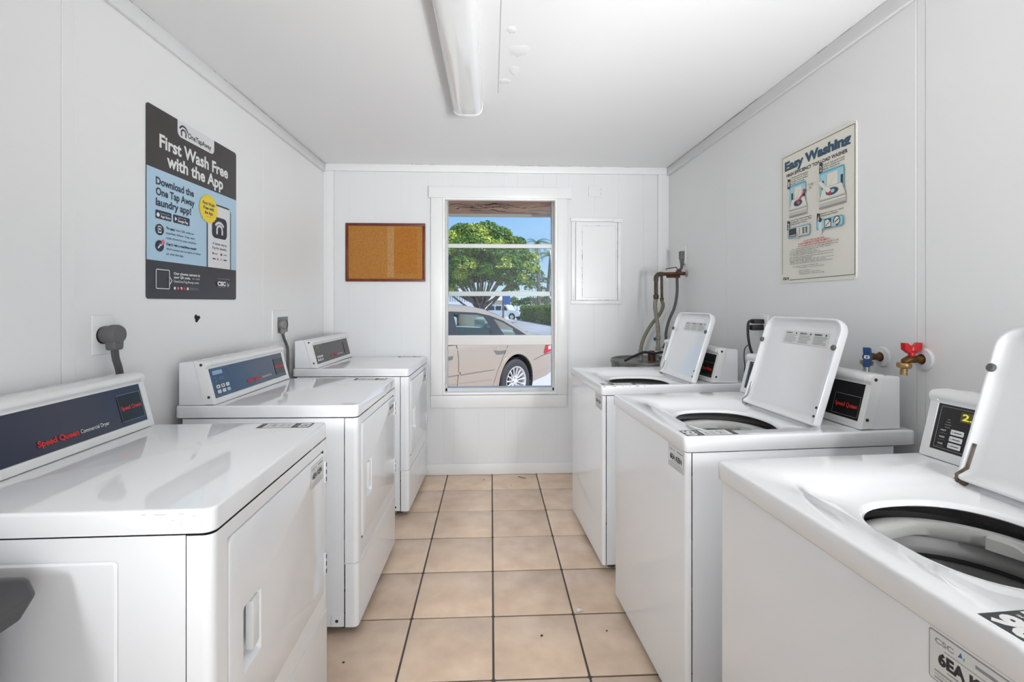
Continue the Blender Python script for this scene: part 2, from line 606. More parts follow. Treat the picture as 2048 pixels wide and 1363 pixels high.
# floor: grout bed and every tile
g = G().box(XL - 0.1, YN, -0.06, XR + 0.1, YB + 0.02, -0.004)
floor = struct(g.build('floor', 'grout', smooth=0))
PX, PY, GW = 0.3225, 0.3182, 0.0075
tile_me = None
r_ = 0.0025
def tile_mesh(w, d):
    gg = G()
    a = rr(-w / 2, -d / 2, w / 2, d / 2, 0.006, 2)
    b = rr(-w / 2 + r_, -d / 2 + r_, w / 2 - r_, d / 2 - r_, 0.005, 2)
    gg.loft([[(x, y, -0.012) for x, y in a], [(x, y, -0.0015) for x, y in a], [(x, y, 0.0) for x, y in b]], True, False, True)
    return gg
tiles = {}
for ix in range(-4, 5):
    x0 = 0.0083 + PX * ix
    x1 = x0 + PX
    x0c, x1c = max(x0, XL + 0.003), min(x1, XR - 0.003)
    if x1c - x0c < 0.03:
        continue
    for iy in range(-1, 20):
        y1 = 3.155 - PY * iy + PY
        y0 = y1 - PY
        if iy == -1:
            y0, y1 = 3.155 + PY, YB
        y1c = min(y1, YB - 0.002)
        y0c = max(y0, YN)
        if y1c - y0c < 0.05:
            continue
        w, d = x1c - x0c - GW, y1c - y0c - GW
        key = (round(w, 4), round(d, 4))
        if key not in tiles:
            o = tile_mesh(w, d).build('tile', 'tile', floor, smooth=40)
            tiles[key] = o.data
        else:
            o = bpy.data.objects.new('tile', tiles[key])
            COL.objects.link(o)
            o.parent = floor
        o.location = ((x0c + x1c) / 2, (y0c + y1c) / 2, random.uniform(-0.0006, 0.0004))
        o.rotation_euler = (random.uniform(-0.0012, 0.0012), random.uniform(-0.0012, 0.0012), 0)

# side walls: backing slab and painted sheets with open seams
def side_wall(name, X, sgn, sheets):
    bx0, bx1 = min(X + sgn * 0.012, X + sgn * 0.15), max(X + sgn * 0.012, X + sgn * 0.15)
    gw = G()
    if sgn > 0:      # unseen opening for the added fill lamp, behind the camera
        gw.box(bx0, YN, -0.05, bx1, -3.05, ZC + 0.1).box(bx0, -1.25, -0.05, bx1, YB + 0.15, ZC + 0.1).box(bx0, -3.05, 2.12, bx1, -1.25, ZC + 0.1)
    else:
        gw.box(bx0, YN, -0.05, bx1, YB + 0.15, ZC + 0.1)
    w = struct(gw.build(name, 'crack', smooth=0))
    for (y0, y1, proud) in sheets:
        xi, xo = X - sgn * proud, X + sgn * 0.013
        G().rbox(min(xi, xo), y0 + 0.0007, 0.0, max(xi, xo), y1 - 0.0007, ZC, 0.0008, 1).build('panel', 'wall', w)
    return w
wall_left = side_wall('wall_left', XL, -1, [(YN, 0.155, 0), (0.155, 1.377, 0), (1.377, 1.420, 0.0008), (1.420, 2.547, 0), (2.547, YB, 0)])
wall_right = side_wall('wall_right', XR, 1, [(YN, -3.05, 0), (-1.25, 0.17, 0), (0.17, 1.374, 0), (1.374, 1.404, -0.0006), (1.404, 2.584, 0), (2.584, YB, 0)])
# black ragged hole in the left wall below the poster
gg = G()
pts = []
for i in range(18):
    a = 2 * PI * i / 18
    r0 = 0.0165 + 0.004 * math.sin(3 * a + 1) + random.uniform(-0.003, 0.003)
    pts.append((XL + 0.0009, 1.987 + r0 * 1.05 * math.cos(a), 1.187 + r0 * 0.85 * math.sin(a)))
gg.add(pts, [tuple(range(18))])
tag(gg.build('hole', 'hole', wall_left, smooth=0), 'small ragged black hole in the white wall')
# dirty seam under the red tap
gg = G()
zs = [0.60 + i * 0.022 for i in range(20)]
for i in range(19):
    wd = 0.002 + random.uniform(0, 0.004)
    gg.add([(XR + 0.001, 1.389 - wd, zs[i]), (XR + 0.001, 1.389 + wd * 0.6, zs[i]), (XR + 0.001, 1.389 + wd * 0.6, zs[i + 1]), (XR + 0.001, 1.389 - wd, zs[i + 1])], [(0, 1, 2, 3)])
M['stain'] = mat('seam_stain', (0.36, 0.32, 0.27), 0.9)
tag(gg.build('stain', 'stain', wall_right, smooth=0), 'brown water stain running down the seam')

# back wall with the window opening
WX0, WX1, WZ0, WZ1 = -0.348, 0.483, 0.582, 2.011
g = G()
g.box(XL - 0.15, YB + 0.012, -0.06, WX0, YB + 0.15, ZC + 0.1)
g.box(WX1, YB + 0.012, -0.06, XR + 0.15, YB + 0.15, ZC + 0.1)
g.box(WX0, YB + 0.012, -0.06, WX1, YB + 0.15, WZ0)
g.box(WX0, YB + 0.03, WZ1 + 0.05, WX1, YB + 0.15, ZC + 0.1)
g.box(WX0, YB + 0.012, WZ1 + 0.001, WX1, YB + 0.03, ZC + 0.1)
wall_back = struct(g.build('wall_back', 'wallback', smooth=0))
groove = [XL, -1.022, -0.839, -0.648, -0.46, -0.271, -0.090, 0.100, 0.194, 0.384, 0.575, 0.763, 0.944, 1.131, XR]
def plank(x0, x1, z0, z1):
    if x1 - x0 < 0.01:
        return
    a, y0, y1 = 0.0016, YB, YB + 0.013
    gg = G()
    ring = [(x0, y1), (x1, y1), (x1, y0 + 0.0012), (x1 - a, y0), (x0 + a, y0), (x0, y0 + 0.0012)]
    gg.loft([[(x, y, z0) for x, y in ring], [(x, y, z1) for x, y in ring]], True, True, True)
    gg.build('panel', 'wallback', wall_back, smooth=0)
for a, b in zip(groove[:-1], groove[1:]):
    if b <= WX0 or a >= WX1:
        plank(a, b, 0, ZC)
    else:
        if a < WX0:
            plank(a, WX0, 0, ZC)
            a = WX0
        if b > WX1:
            plank(WX1, b, 0, ZC)
            b = WX1
        plank(a, b, 0, WZ0)
        plank(a, b, WZ1, ZC)

# near wall behind the camera
g = G()
g.box(XL - 0.15, YN - 0.12, -0.06, XR + 0.15, YN, ZC + 0.1)
struct(g.build('wall_near', 'wall', smooth=0))

# ceiling slab with shallow panels either side of the lamp strip
ceiling = struct(G().box(XL - 0.15, YN - 0.12, ZC, XR + 0.15, YB + 0.15, ZC + 0.12).build('ceiling', 'ceil', smooth=0))
G().rbox(XL, YN, ZC - 0.0035, -0.231, 2.20, ZC + 0.004, 0.002, 1).build('panel', 'ceil', ceiling)
G().rbox(0.033, YN, ZC - 0.0035, XR, 2.245, ZC + 0.004, 0.002, 1).build('panel', 'ceil', ceiling)

random.seed(9)
for (cx_, cy_, rx_, ry_) in ((0.11, 1.86, 0.045, 0.05), (0.10, 2.02, 0.025, 0.05), (0.075, 1.72, 0.02, 0.03), (0.06, 2.12, 0.03, 0.03)):
    rim_ = []
    for i in range(22):
        a = 2 * PI * i / 22
        k = random.uniform(0.75, 1.15)
        rim_.append((cx_ + rx_ * k * math.cos(a), cy_ + ry_ * k * math.sin(a)))
    gg = G()
    gg.loft([[(x, y, ZC - 0.0032) for x, y in rim_], [(cx_ + (x - cx_) * 0.93, cy_ + (y - cy_) * 0.90, ZC - 0.0039) for x, y in rim_]], True, False, True)
    gg.build('paint_blister', 'ceil', ceiling)
# trim: crown boards, corner boards, baseboard
def trim(name, b, r=0.003, k='trim'):
    return struct(G().rbox(*b, r, 2).build(name, k))
trim('trim_1', (XL, YN, 2.190, XL + 0.016, YB, ZC - 0.0035))
trim('trim_2', (XR - 0.016, YN, 2.190, XR, YB, ZC - 0.0035))
trim('trim_3', (XL + 0.016, YB - 0.016, 2.198, XR - 0.016, YB, ZC))
trim('trim_4', (XL, YB - 0.014, 0.08, -1.131, YB, 2.198))
trim('trim_5', (1.2366, YB - 0.014, 0.08, XR, YB, 2.198))
trim('baseboard_back', (XL, YB - 0.016, 0.0, XR, YB, 0.080))
# hairline cracks along crown joints
gg = G()
for i in range(14):
    y = random.uniform(1.6, 3.4)
    l = random.uniform(0.01, 0.07)
    X = random.choice((XL + 0.0162, XR - 0.0162))
    gg.box(X - 0.0004, y, ZC - 0.0062, X + 0.0004, y + l, ZC - 0.0045)
for i in range(24):
    x = random.uniform(-0.6, 1.2)
    l = random.uniform(0.006, 0.05)
    gg.box(x, YB - 0.0166, ZC - 0.0025, x + l, YB - 0.016, ZC - 0.0005)
struct(gg.build('trim_6', 'crack', smooth=0))

# ---------------------------------------------------------------- window
win = struct(thing('window_1', None, None))
def wpart(name, b, k='trim', r=0.003, parent=win):
    return G().rbox(*b, r, 2).build(name, k, parent)
yc = YB - 0.018
wpart('head_casing', (-0.452, yc - 0.006, 2.011, 0.595, YB, 2.092))
wpart('side_casing', (-0.436, yc, 0.578, -0.349, YB, 2.011))
wpart('side_casing', (0.4835, yc, 0.578, 0.561, YB, 2.011))
wpart('apron', (-0.438, yc + 0.002, 0.486, 0.557, YB, 0.577))
# bright jamb liner
gg = G()
gg.rbox(WX0, YB - 0.022, WZ0, WX0 + 0.013, YB + 0.15, WZ1, 0.002, 2)
gg.rbox(WX1 - 0.014, YB - 0.022, WZ0, WX1, YB + 0.15, WZ1, 0.002, 2)
gg.rbox(WX0 + 0.013, YB - 0.022, WZ1 - 0.013, WX1 - 0.014, YB + 0.02, WZ1, 0.002, 2)
gg.rbox(WX0 + 0.013, YB - 0.026, WZ0, WX1 - 0.014, YB + 0.15, WZ0 + 0.016, 0.002, 2)
gg.build('jamb', 'liner', win)
FX0, FX1, FZ0, FZ1 = WX0 + 0.013, WX1 - 0.014, WZ0 + 0.016, WZ1 + 0.036
gg = G()
gg.rbox(FX0, YB + 0.045, FZ0, FX0 + 0.013, YB + 0.125, FZ1, 0.0015, 1)
gg.rbox(FX1 - 0.013, YB + 0.045, FZ0, FX1, YB + 0.125, FZ1, 0.0015, 1)
gg.rbox(FX0, YB + 0.045, FZ1 - 0.008, FX1, YB + 0.125, FZ1, 0.0015, 1)
gg.rbox(FX0, YB + 0.045, FZ0, FX1, YB + 0.125, FZ0 + 0.022, 0.0015, 1)
gg.build('frame', 'alu', win)
def sash(name, y0, y1, z0, z1, rb, rt, st):
    gg = G()
    a, b = FX0 + 0.012, FX1 - 0.012
    gg.rbox(a, y0, z0, a + st, y1, z1, 0.0015, 1)
    gg.rbox(b - st, y0, z0, b, y1, z1, 0.0015, 1)
    gg.rbox(a + st, y0, z0, b - st, y1, z0 + rb, 0.0015, 1)
    gg.rbox(a + st, y0, z1 - rt, b - st, y1, z1, 0.0015, 1)
    s_ = gg.build(name, 'alu', win)
    ym = (y0 + y1) / 2
    G().box(a + st, ym - 0.0015, z0 + rb, b - st, ym + 0.0015, z1 - rt).build('pane', 'glass', s_, smooth=0)
    return s_
sash('lower_sash', YB + 0.055, YB + 0.078, 0.936, 1.687, 0.073, 0.030, 0.006)
sash('upper_sash', YB + 0.092, YB + 0.115, 1.300, FZ1 - 0.006, 0.035, 0.008, 0.004)

# eave outside the window: peeling brown soffit and grey drip edge
eave = struct(G().box(-3.2, YB + 0.15, 2.03, 3.2, 4.15, 2.14).build('eave', 'stucco', smooth=0))
G().box(-3.2, 4.14, 2.006, 3.2, 4.17, 2.16).build('fascia', 'fascia', eave, smooth=0)
gg = G()
for base in range(11):
    x, y = random.uniform(-0.6, 0.45), random.uniform(3.66, 4.05)
    pts = [(x, y)]
    for i in range(random.randint(6, 12)):
        x += random.uniform(0.01, 0.07)
        y += random.uniform(-0.06, 0.06)
        pts.append((x, min(max(y, 3.62), 4.1)))
    for p, q in zip(pts[:-1], pts[1:]):
        d = Vector((q[0] - p[0], q[1] - p[1], 0)).normalized()
        n = Vector((-d.y, d.x, 0)) * random.uniform(0.006, 0.016)
        gg.add([(p[0] + n.x, p[1] + n.y, 2.0295), (p[0] - n.x, p[1] - n.y, 2.0295), (q[0] - n.x * .5, q[1] - n.y * .5, 2.0295), (q[0] + n.x * .5, q[1] + n.y * .5, 2.0295)], [(0, 1, 2, 3)])
gg.build('crack', 'debris', eave, smooth=0)
struct(G().box(-3.2, YN - 0.6, 2.37, 3.2, 4.15, 2.5).build('roof', 'fascia', smooth=0))

# ---------------------------------------------------------------- washers and dryers
ZT = 0.864      # worktop height
W_ = 0.65       # machine width


def console(root, mp, F, a0, a1, style, tall=0.0):
    """control console; mp(a, e, z): a from the viewer's left to right, e from the front back, z up"""
    ex = lambda a, p, q: mp(a, F + p, q)
    capw = 0.020
    cap = [(0, 0.866), (0.035, 1.0), (0.029, 1.011), (0.030, 1.020), (0.036, 1.027), (0.045, 1.030), (0.077, 1.030), (0.034, 0.866)]
    for s0, s1 in ((a0, a0 + capw), (a1 - capw, a1)):
        g = G()
        outer = s0 if s0 == a0 else s1
        inner = s1 if s0 == a0 else s0
        c0, c1 = sum(p[0] for p in cap) / len(cap), sum(p[1] for p in cap) / len(cap)
        sm = [(c0 + (p - c0) * 0.955, c1 + (q - c1) * 0.978) for p, q in cap]
        sg = 1 if outer < inner else -1
        g.loft([[ex(outer, *p) for p in sm], [ex(outer + sg * 0.004, *p) for p in cap], [ex(inner, *p) for p in cap]], True, True, True)
        ec = g.build('end_cap', 'plastic', root)
        for (p, q) in ((0.049, 1.016), (0.020, 0.895)):
            gs = G()
            o = Vector(ex(outer, p, q))
            n = (Vector(ex(outer - sg * 0.01, p, q)) - o).normalized()
            gs.lathe([(0.0002, 0.0018), (0.0048, 0.0016), (0.0056, -0.0005)], o, n, 10)
            gs.build('screw', 'screw', ec)
    hs = [(0.035, 0.866), (0.0775, 1.027), (0.088, 1.028), (0.126, 1.025), (0.131, 1.020), (0.131, 0.866)]
    G().extr(hs, ex, a0 + 0.003, a1 - 0.003).build('console_housing', 'enamel', root)
    rail = [(0.0345, 0.998), (0.034, 1.006), (0.0275, 1.011), (0.0265, 1.018), (0.031, 1.026), (0.042, 1.0305), (0.074, 1.0305), (0.07, 0.998)]
    G().extr(rail, ex, a0 + capw, a1 - capw).build('top_rail', 'plastic', root, smooth=60)
    base = [(0.000, 0.866), (0.0002, 0.869), (0.0045, 0.886), (0.0065, 0.8865), (0.034, 0.8865), (0.034, 0.866)]
    G().extr(base, ex, a0 + capw, a1 - capw).build('base_rail', 'plastic', root)
    # recessed face plate
    pf = [(0.0085, 0.886), (0.0378, 0.999), (0.043, 0.999), (0.0137, 0.886)]
    colk = {'navy': 'navy', 'blue': 'blue', 'black': 'black', 'charcoal': 'charcoal'}[style['colour']]
    plate = G().extr(pf, ex, a0 + capw, a1 - capw).build('control_panel', colk, root, smooth=0)
    L = a1 - a0 - 2 * capw
    O = Vector(ex(a0 + capw, 0.0085, 0.886))
    U = Vector(ex(a1, 0.0085, 0.886)) - O
    V = Vector(ex(a0 + capw, 0.0378, 0.999)) - O
    N = U.cross(V).normalized()
    ref = Vector(ex(a0 + capw, -0.1, 0.95)) - O
    if N.dot(ref) < 0:
        N = -N
    P = Print(O, U, V, N)
    H_ = 0.1167
    P.part('panel_print')
    style['draw'](P, L, H_, style)
    P.finish(plate)


def keypad_washer(P, L, H_, st):
    # viewer's left: keypad and display in an outline
    P.frame(0.008, 0.006, 0.215, H_ - 0.007, 0.0012, 'grey_ink', 0.004)
    P.rect(0.056, 0.080, 0.122, 0.104, 'display_bg')
    if st.get('lit'):
        P.text('2.00', 0.060, 0.0845, 0.015, 'display', 0.056, bold=0.02)
    for i, w in enumerate((0.006, 0.010, 0.016, 0.012)):
        P.rect(0.024 - w / 2 + 0.008, 0.078 - i * 0.0065, 0.024 + w / 2 + 0.008, 0.0795 - i * 0.0065, 'grey_ink')
    for i in range(3):
        y = 0.045 - i * 0.0165
        P.rect(0.042, y, 0.072, y + 0.0125, 'white_ink', 0.002)
        P.rect(0.049, y + 0.005, 0.067, y + 0.007, 'dark_ink')
        P.line([(0.047, y + 0.004), (0.044, y + 0.008)], 0.0012, 'dark_ink')
        P.line([(0.016, y - 0.0012), (0.034, y - 0.0012)], 0.0006, 'grey_ink')
        P.text(('HOT', 'WARM', 'COLD')[i], 0.018, y + 0.004, 0.004, 'white_ink', 0.013, bold=0.02, res=1)
        P.rect(0.098, y, 0.128, y + 0.0125, 'white_ink', 0.002)
        P.text(('NORMAL', 'PERM', 'DELIC')[i], 0.102, y + 0.004, 0.004, 'dark_ink', 0.022, bold=0.02, res=1)
        P.rect(0.152, y, 0.182, y + 0.0125, 'white_ink', 0.002)
    P.frame(L - 0.106, 0.008, L - 0.006, 0.074, 0.0011, 'grey_ink')
    P.text('Speed Queen', L - 0.099, 0.035, 0.013, 'red_ink', 0.087, bold=0.035)


def keypad_dryer(P, L, H_, st):
    P.frame(0.012, 0.006, 0.132, H_ - 0.006, 0.0009, 'grey_ink')
    P.rect(0.022, 0.088, 0.086, 0.104, 'lcd' if st['colour'] == 'blue' else 'display_bg')
    for (x, y) in ((0.03, 0.074), (0.06, 0.073), (0.06, 0.066), (0.075, 0.073), (0.03, 0.062), (0.075, 0.066)):
        P.rect(x, y, x + 0.008, y + 0.0022, 'ink_grey')
    for j in range(2):
        for i in range(3):
            x, y = 0.026 + i * 0.031, 0.034 - j * 0.020
            P.rect(x, y, x + 0.023, y + 0.0135, ('white_ink' if j == 0 or i < 2 else 'ink_pale'), 0.003)
            if j == 0 and i < 2:
                P.circ(x + 0.011, y + 0.0068, 0.0045, 'dark_ink', 12)
            else:
                P.line([(x + 0.005, y + 0.009), (x + 0.018, y + 0.009)], 0.0014, 'ink_grey')
                P.line([(x + 0.005, y + 0.005), (x + 0.018, y + 0.005)], 0.0014, 'ink_grey')
    x = L - 0.357
    P.text('Speed Queen', x, 0.021, 0.013, 'red_ink', 0.114, bold=0.04)
    P.text('Commercial Dryer', x + 0.119, 0.0215, 0.010, 'white_ink', 0.094, bold=0.004)
    P.frame(L - 0.097, 0.014, L - 0.007, 0.094, 0.0011, 'grey_ink')
    P.rect(L - 0.0955, 0.0155, L - 0.0085, 0.0925, 'black')
    P.text('Speed Queen', L - 0.091, 0.048, 0.011, 'red_ink', 0.079, bold=0.03)


def top_sticker(root, O, U, V, number, name='number_sticker'):
    P = Print(O, U, V, (0, 0, 1))
    P.part(name)
    P.rect(-0.052, -0.027, 0.108, 0.027, 'dark_ink')
    P.rect(0.004, -0.0245, 0.092, 0.0245, 'sticker')
    # the number reads from the front, turned along the strip
    P.text(number, -0.015, -0.0245, 0.031, 'sticker', 0.047, bold=0.05, rot=PI / 2)
    P.text('MACHINE', -0.004, -0.02, 0.004, 'sticker', 0.04, bold=0.02, rot=PI / 2, res=1)
    P.text('CSC', 0.024, -0.017, 0.010, 'grey_ink', 0.030, bold=0.03, rot=PI / 2)
    for i in range(3):
        P.rect(0.032 + i * 0.005, -0.018, 0.034 + i * 0.005, 0.014, 'ink_grey')
    P.text('24/7', 0.070, -0.018, 0.014, 'grey_ink', 0.034, bold=0.02, rot=PI / 2)
    P.rect(0.076, -0.020, 0.078, 0.018, 'ink_grey')
    P.text('SERVICE', 0.102, -0.021, 0.005, 'ink_grey', 0.042, bold=0.02, rot=PI / 2, res=1)
    P.finish(root)


def front_sticker(root, O, U, N, code, colour=True):
    P = Print(O, U, (0, 0, 1), N)
    P.part('service_sticker')
    P.rect(0, 0, 0.103, 0.066, 'grey_ink', 0.003)
    P.rect(0.0012, 0.0012, 0.1018, 0.0648, 'sticker', 0.002)
    P.text('CSC', 0.008, 0.0515, 0.0065, 'grey_ink', 0.024, bold=0.03)
    P.poly([(0.037, 0.052), (0.041, 0.060), (0.043, 0.054)], 'ink_lblue' if colour else 'grey_ink')
    P.poly([(0.043, 0.053), (0.046, 0.057), (0.045, 0.050)], 'ink_teal' if colour else 'ink_grey')
    P.rect(0.058, 0.0535, 0.097, 0.0575, 'grey_ink')
    P.line([(0.02, 0.046), (0.088, 0.046)], 0.0008, 'ink_grey')
    P.text(code, 0.0515, 0.026, 0.0145, 'dark_ink', 0.078, 'C', bold=0.05)
    P.line([(0.024, 0.021), (0.082, 0.021)], 0.0014, 'ink_grey')
    for i in range(3):
        P.line([(0.008, 0.0145 - i * 0.0045), (0.096, 0.0145 - i * 0.0045)], 0.0016, 'ink_lgrey' if i == 1 else 'ink_grey')
    P.finish(root)


def wrap_panel(seam, z0, z1, W, r=0.018, inset=0.0):
    """front sheet wrapping round both corners, front at y=0"""
    pts = [(inset, seam)]
    for i in range(7):
        a = PI + i / 6 * PI / 2
        pts.append((inset + r + r * math.cos(a), inset + r + r * math.sin(a)))
    for i in range(7):
        a = 1.5 * PI + i / 6 * PI / 2
        pts.append((W - inset - r + r * math.cos(a), inset + r + r * math.sin(a)))
    pts.append((W - inset, seam))
    return pts


def worktop_slab(W, D, z0, z1, r=0.022):
    """plain worktop with rolled edges"""
    g = G()
    rings = []
    for (ins, z) in ((0.010, z0 + 0.001), (0.001, z0 + 0.001), (0.0, z0 + 0.002), (0.0, z1 - 0.0060), (0.0006, z1 - 0.0036), (0.0020, z1 - 0.0014), (0.0045, z1 - 0.0003), (0.007, z1)):
        rings.append([(x, y, z) for x, y in rr(ins, ins, W - ins, D - ins, max(r - ins, 0.004), 6)])
    g.loft(rings, True, False, True)
    return g


def dryer(loc, rz, label, style, number, code):
    root = thing('clothes_dryer', label, 'dryer', loc, rz, 'dryers along the left wall')
    W, D, sm = W_, 0.68, 0.047
    # local: x along the machine (viewer's left to right), y back towards the wall, front at y = 0
    body = [(0.004, sm + 0.004), (0.004, D - 0.03), (W - 0.004, D - 0.03), (W - 0.004, sm + 0.004)]
    g = G()
    g.loft([[(x, y, 0.028) for x, y in body], [(x, y, 0.8150) for x, y in body]], False)
    # embossed service rectangle on the near side
    for (a, b) in ((0.0008, 0.004), ):
        e0, e1, z0, z1 = sm + 0.125, D - 0.20, 0.10, 0.77
        o_ = [(0.003, y, z) for y, z in rr(e0, z0, e1, z1, 0.008, 3)]
        i_ = [(-0.0005, y, z) for y, z in rr(e0 + 0.004, z0 + 0.004, e1 - 0.004, z1 - 0.004, 0.006, 3)]
        g.loft([o_, i_], True, False, True)
    g.build('cabinet', 'enamel', root, recalc=False)
    dx0, dx1, dz0, dz1, tz = 0.050, 0.606, 0.335, 0.785, 0.268
    # front sheet: wraps round corners, frames the door opening
    wp = wrap_panel(sm, 0, 0, W)
    half = len(wp) // 2
    left = wp[:half] + [(dx0, 0.0)]
    right = [(dx1, 0.0)] + wp[half:]
    g = G()
    for part in (left, right):
        g.loft([[(x, y, tz + 0.001) for x, y in part], [(x, y, 0.8155) for x, y in part]], False)
    g.add([(dx0, 0, dz1), (dx1, 0, dz1), (dx1, 0, 0.8155), (dx0, 0, 0.8155)], [(0, 1, 2, 3)])
    g.add([(dx0, 0, tz + 0.001), (dx1, 0, tz + 0.001), (dx1, 0, dz0), (dx0, 0, dz0)], [(0, 1, 2, 3)])
    g.build('front_panel', 'enamel', root, recalc=False)
    # toe panel below
    g = G()
    r0 = [(x, y, tz - 0.001) for x, y in wp]
    r1 = [(x, y + 0.0, 0.028) for x, y in wp]
    rt = [(min(max(x, 0.004), W - 0.004), y + 0.006, tz - 0.0005) for x, y in wp]
    g.loft([rt, [(x, y - 0.0015, tz - 0.004) for x, y in wp], [(x, y - 0.0015, 0.028) for x, y in wp]], False)
    g.build('toe_panel', 'enamel', root, recalc=False)
    # door with handle pocket
    hx0, hx1, hz0, hz1 = 0.103, 0.182, 0.472, 0.612
    m = 0.0022
    def loop(x0, z0, x1, z1, r, y):
        return [(x, y, z) for x, z in rr(x0, z0, x1, z1, r, 5)]
    rings = [loop(dx0 + m, dz0 + m, dx1 - m, dz1 - m, 0.020, 0.02), loop(dx0 + m, dz0 + m, dx1 - m, dz1 - m, 0.020, 0.001), loop(dx0 + m + 0.0015, dz0 + m + 0.0015, dx1 - m - 0.0015, dz1 - m - 0.0015, 0.0185, -0.003), loop(dx0 + m + 0.006, dz0 + m + 0.006, dx1 - m - 0.006, dz1 - m - 0.006, 0.015, -0.0045), loop(hx0, hz0, hx1, hz1, 0.008, -0.0045), loop(hx0 + 0.004, hz0 + 0.004, hx1 - 0.002, hz1 - 0.004, 0.006, -0.001), loop(hx0 + 0.016, hz0 + 0.012, hx1 - 0.004, hz1 - 0.012, 0.004, 0.022)]
    g = G()
    g.loft(rings, True, False, True)
    door = g.build('door', 'enamel', root)
    g = G()
    g.rbox(hx0 + 0.041, hz0 + 0.022, -0.0055, hx1 - 0.002, hz1 - 0.012, 0.012, 0.003, 2, fn=lambda x, y, z: (x, z + (x - hx0 - 0.041) * 0.12, y))
    g.build('handle', 'plastic', door)
    # hinges on the far edge
    for z in (0.425, 0.715):
        g = G()
        g.rbox(dx1 - 0.001, -0.0075, z - 0.034, dx1 + 0.0085, 0.004, z + 0.034, 0.002, 2)
        hg = g.build('hinge', 'enamel', root)
        for k in range(3):
            G().rbox(dx1 + 0.002, -0.0088, z - 0.030 + k * 0.023, dx1 + 0.0078, -0.004, z - 0.016 + k * 0.023, 0.001, 1).build('hinge_pin', 'screw', hg)
    worktop_slab(W, D, 0.818, ZT).build('worktop', 'enamel_top', root)
    for x in (0.05, W - 0.05):
        for y in (0.06, D - 0.09):
            G().lathe([(0.018, 0.0), (0.020, 0.006), (0.008, 0.012), (0.008, 0.05)], (x, y, 0.0), (0, 0, 1), 10).build('foot', 'bumper', root)
    g = G()
    g.rbox(-0.0012, sm + 0.006, 0.030, 0.004, sm + 0.052, 0.072, 0.001, 1)
    br = g.build('bracket', 'enamel', root)
    G().lathe([(0.0002, 0.0015), (0.006, 0.001), (0.0065, -0.001)], (-0.0012, sm + 0.030, 0.052), (-1, 0, 0), 10).build('screw', 'screw', br)
    console(root, lambda a, e, z: (a, e, z), 0.535, 0.006, W - 0.006, style)
    top_sticker(root, (W - 0.042, 0.088, ZT), (0, 1, 0), (-1, 0, 0), number)
    front_sticker(door, (dx1 - 0.120, -0.0045, dz1 - 0.080), (1, 0, 0), (0, -1, 0), code)
    return root


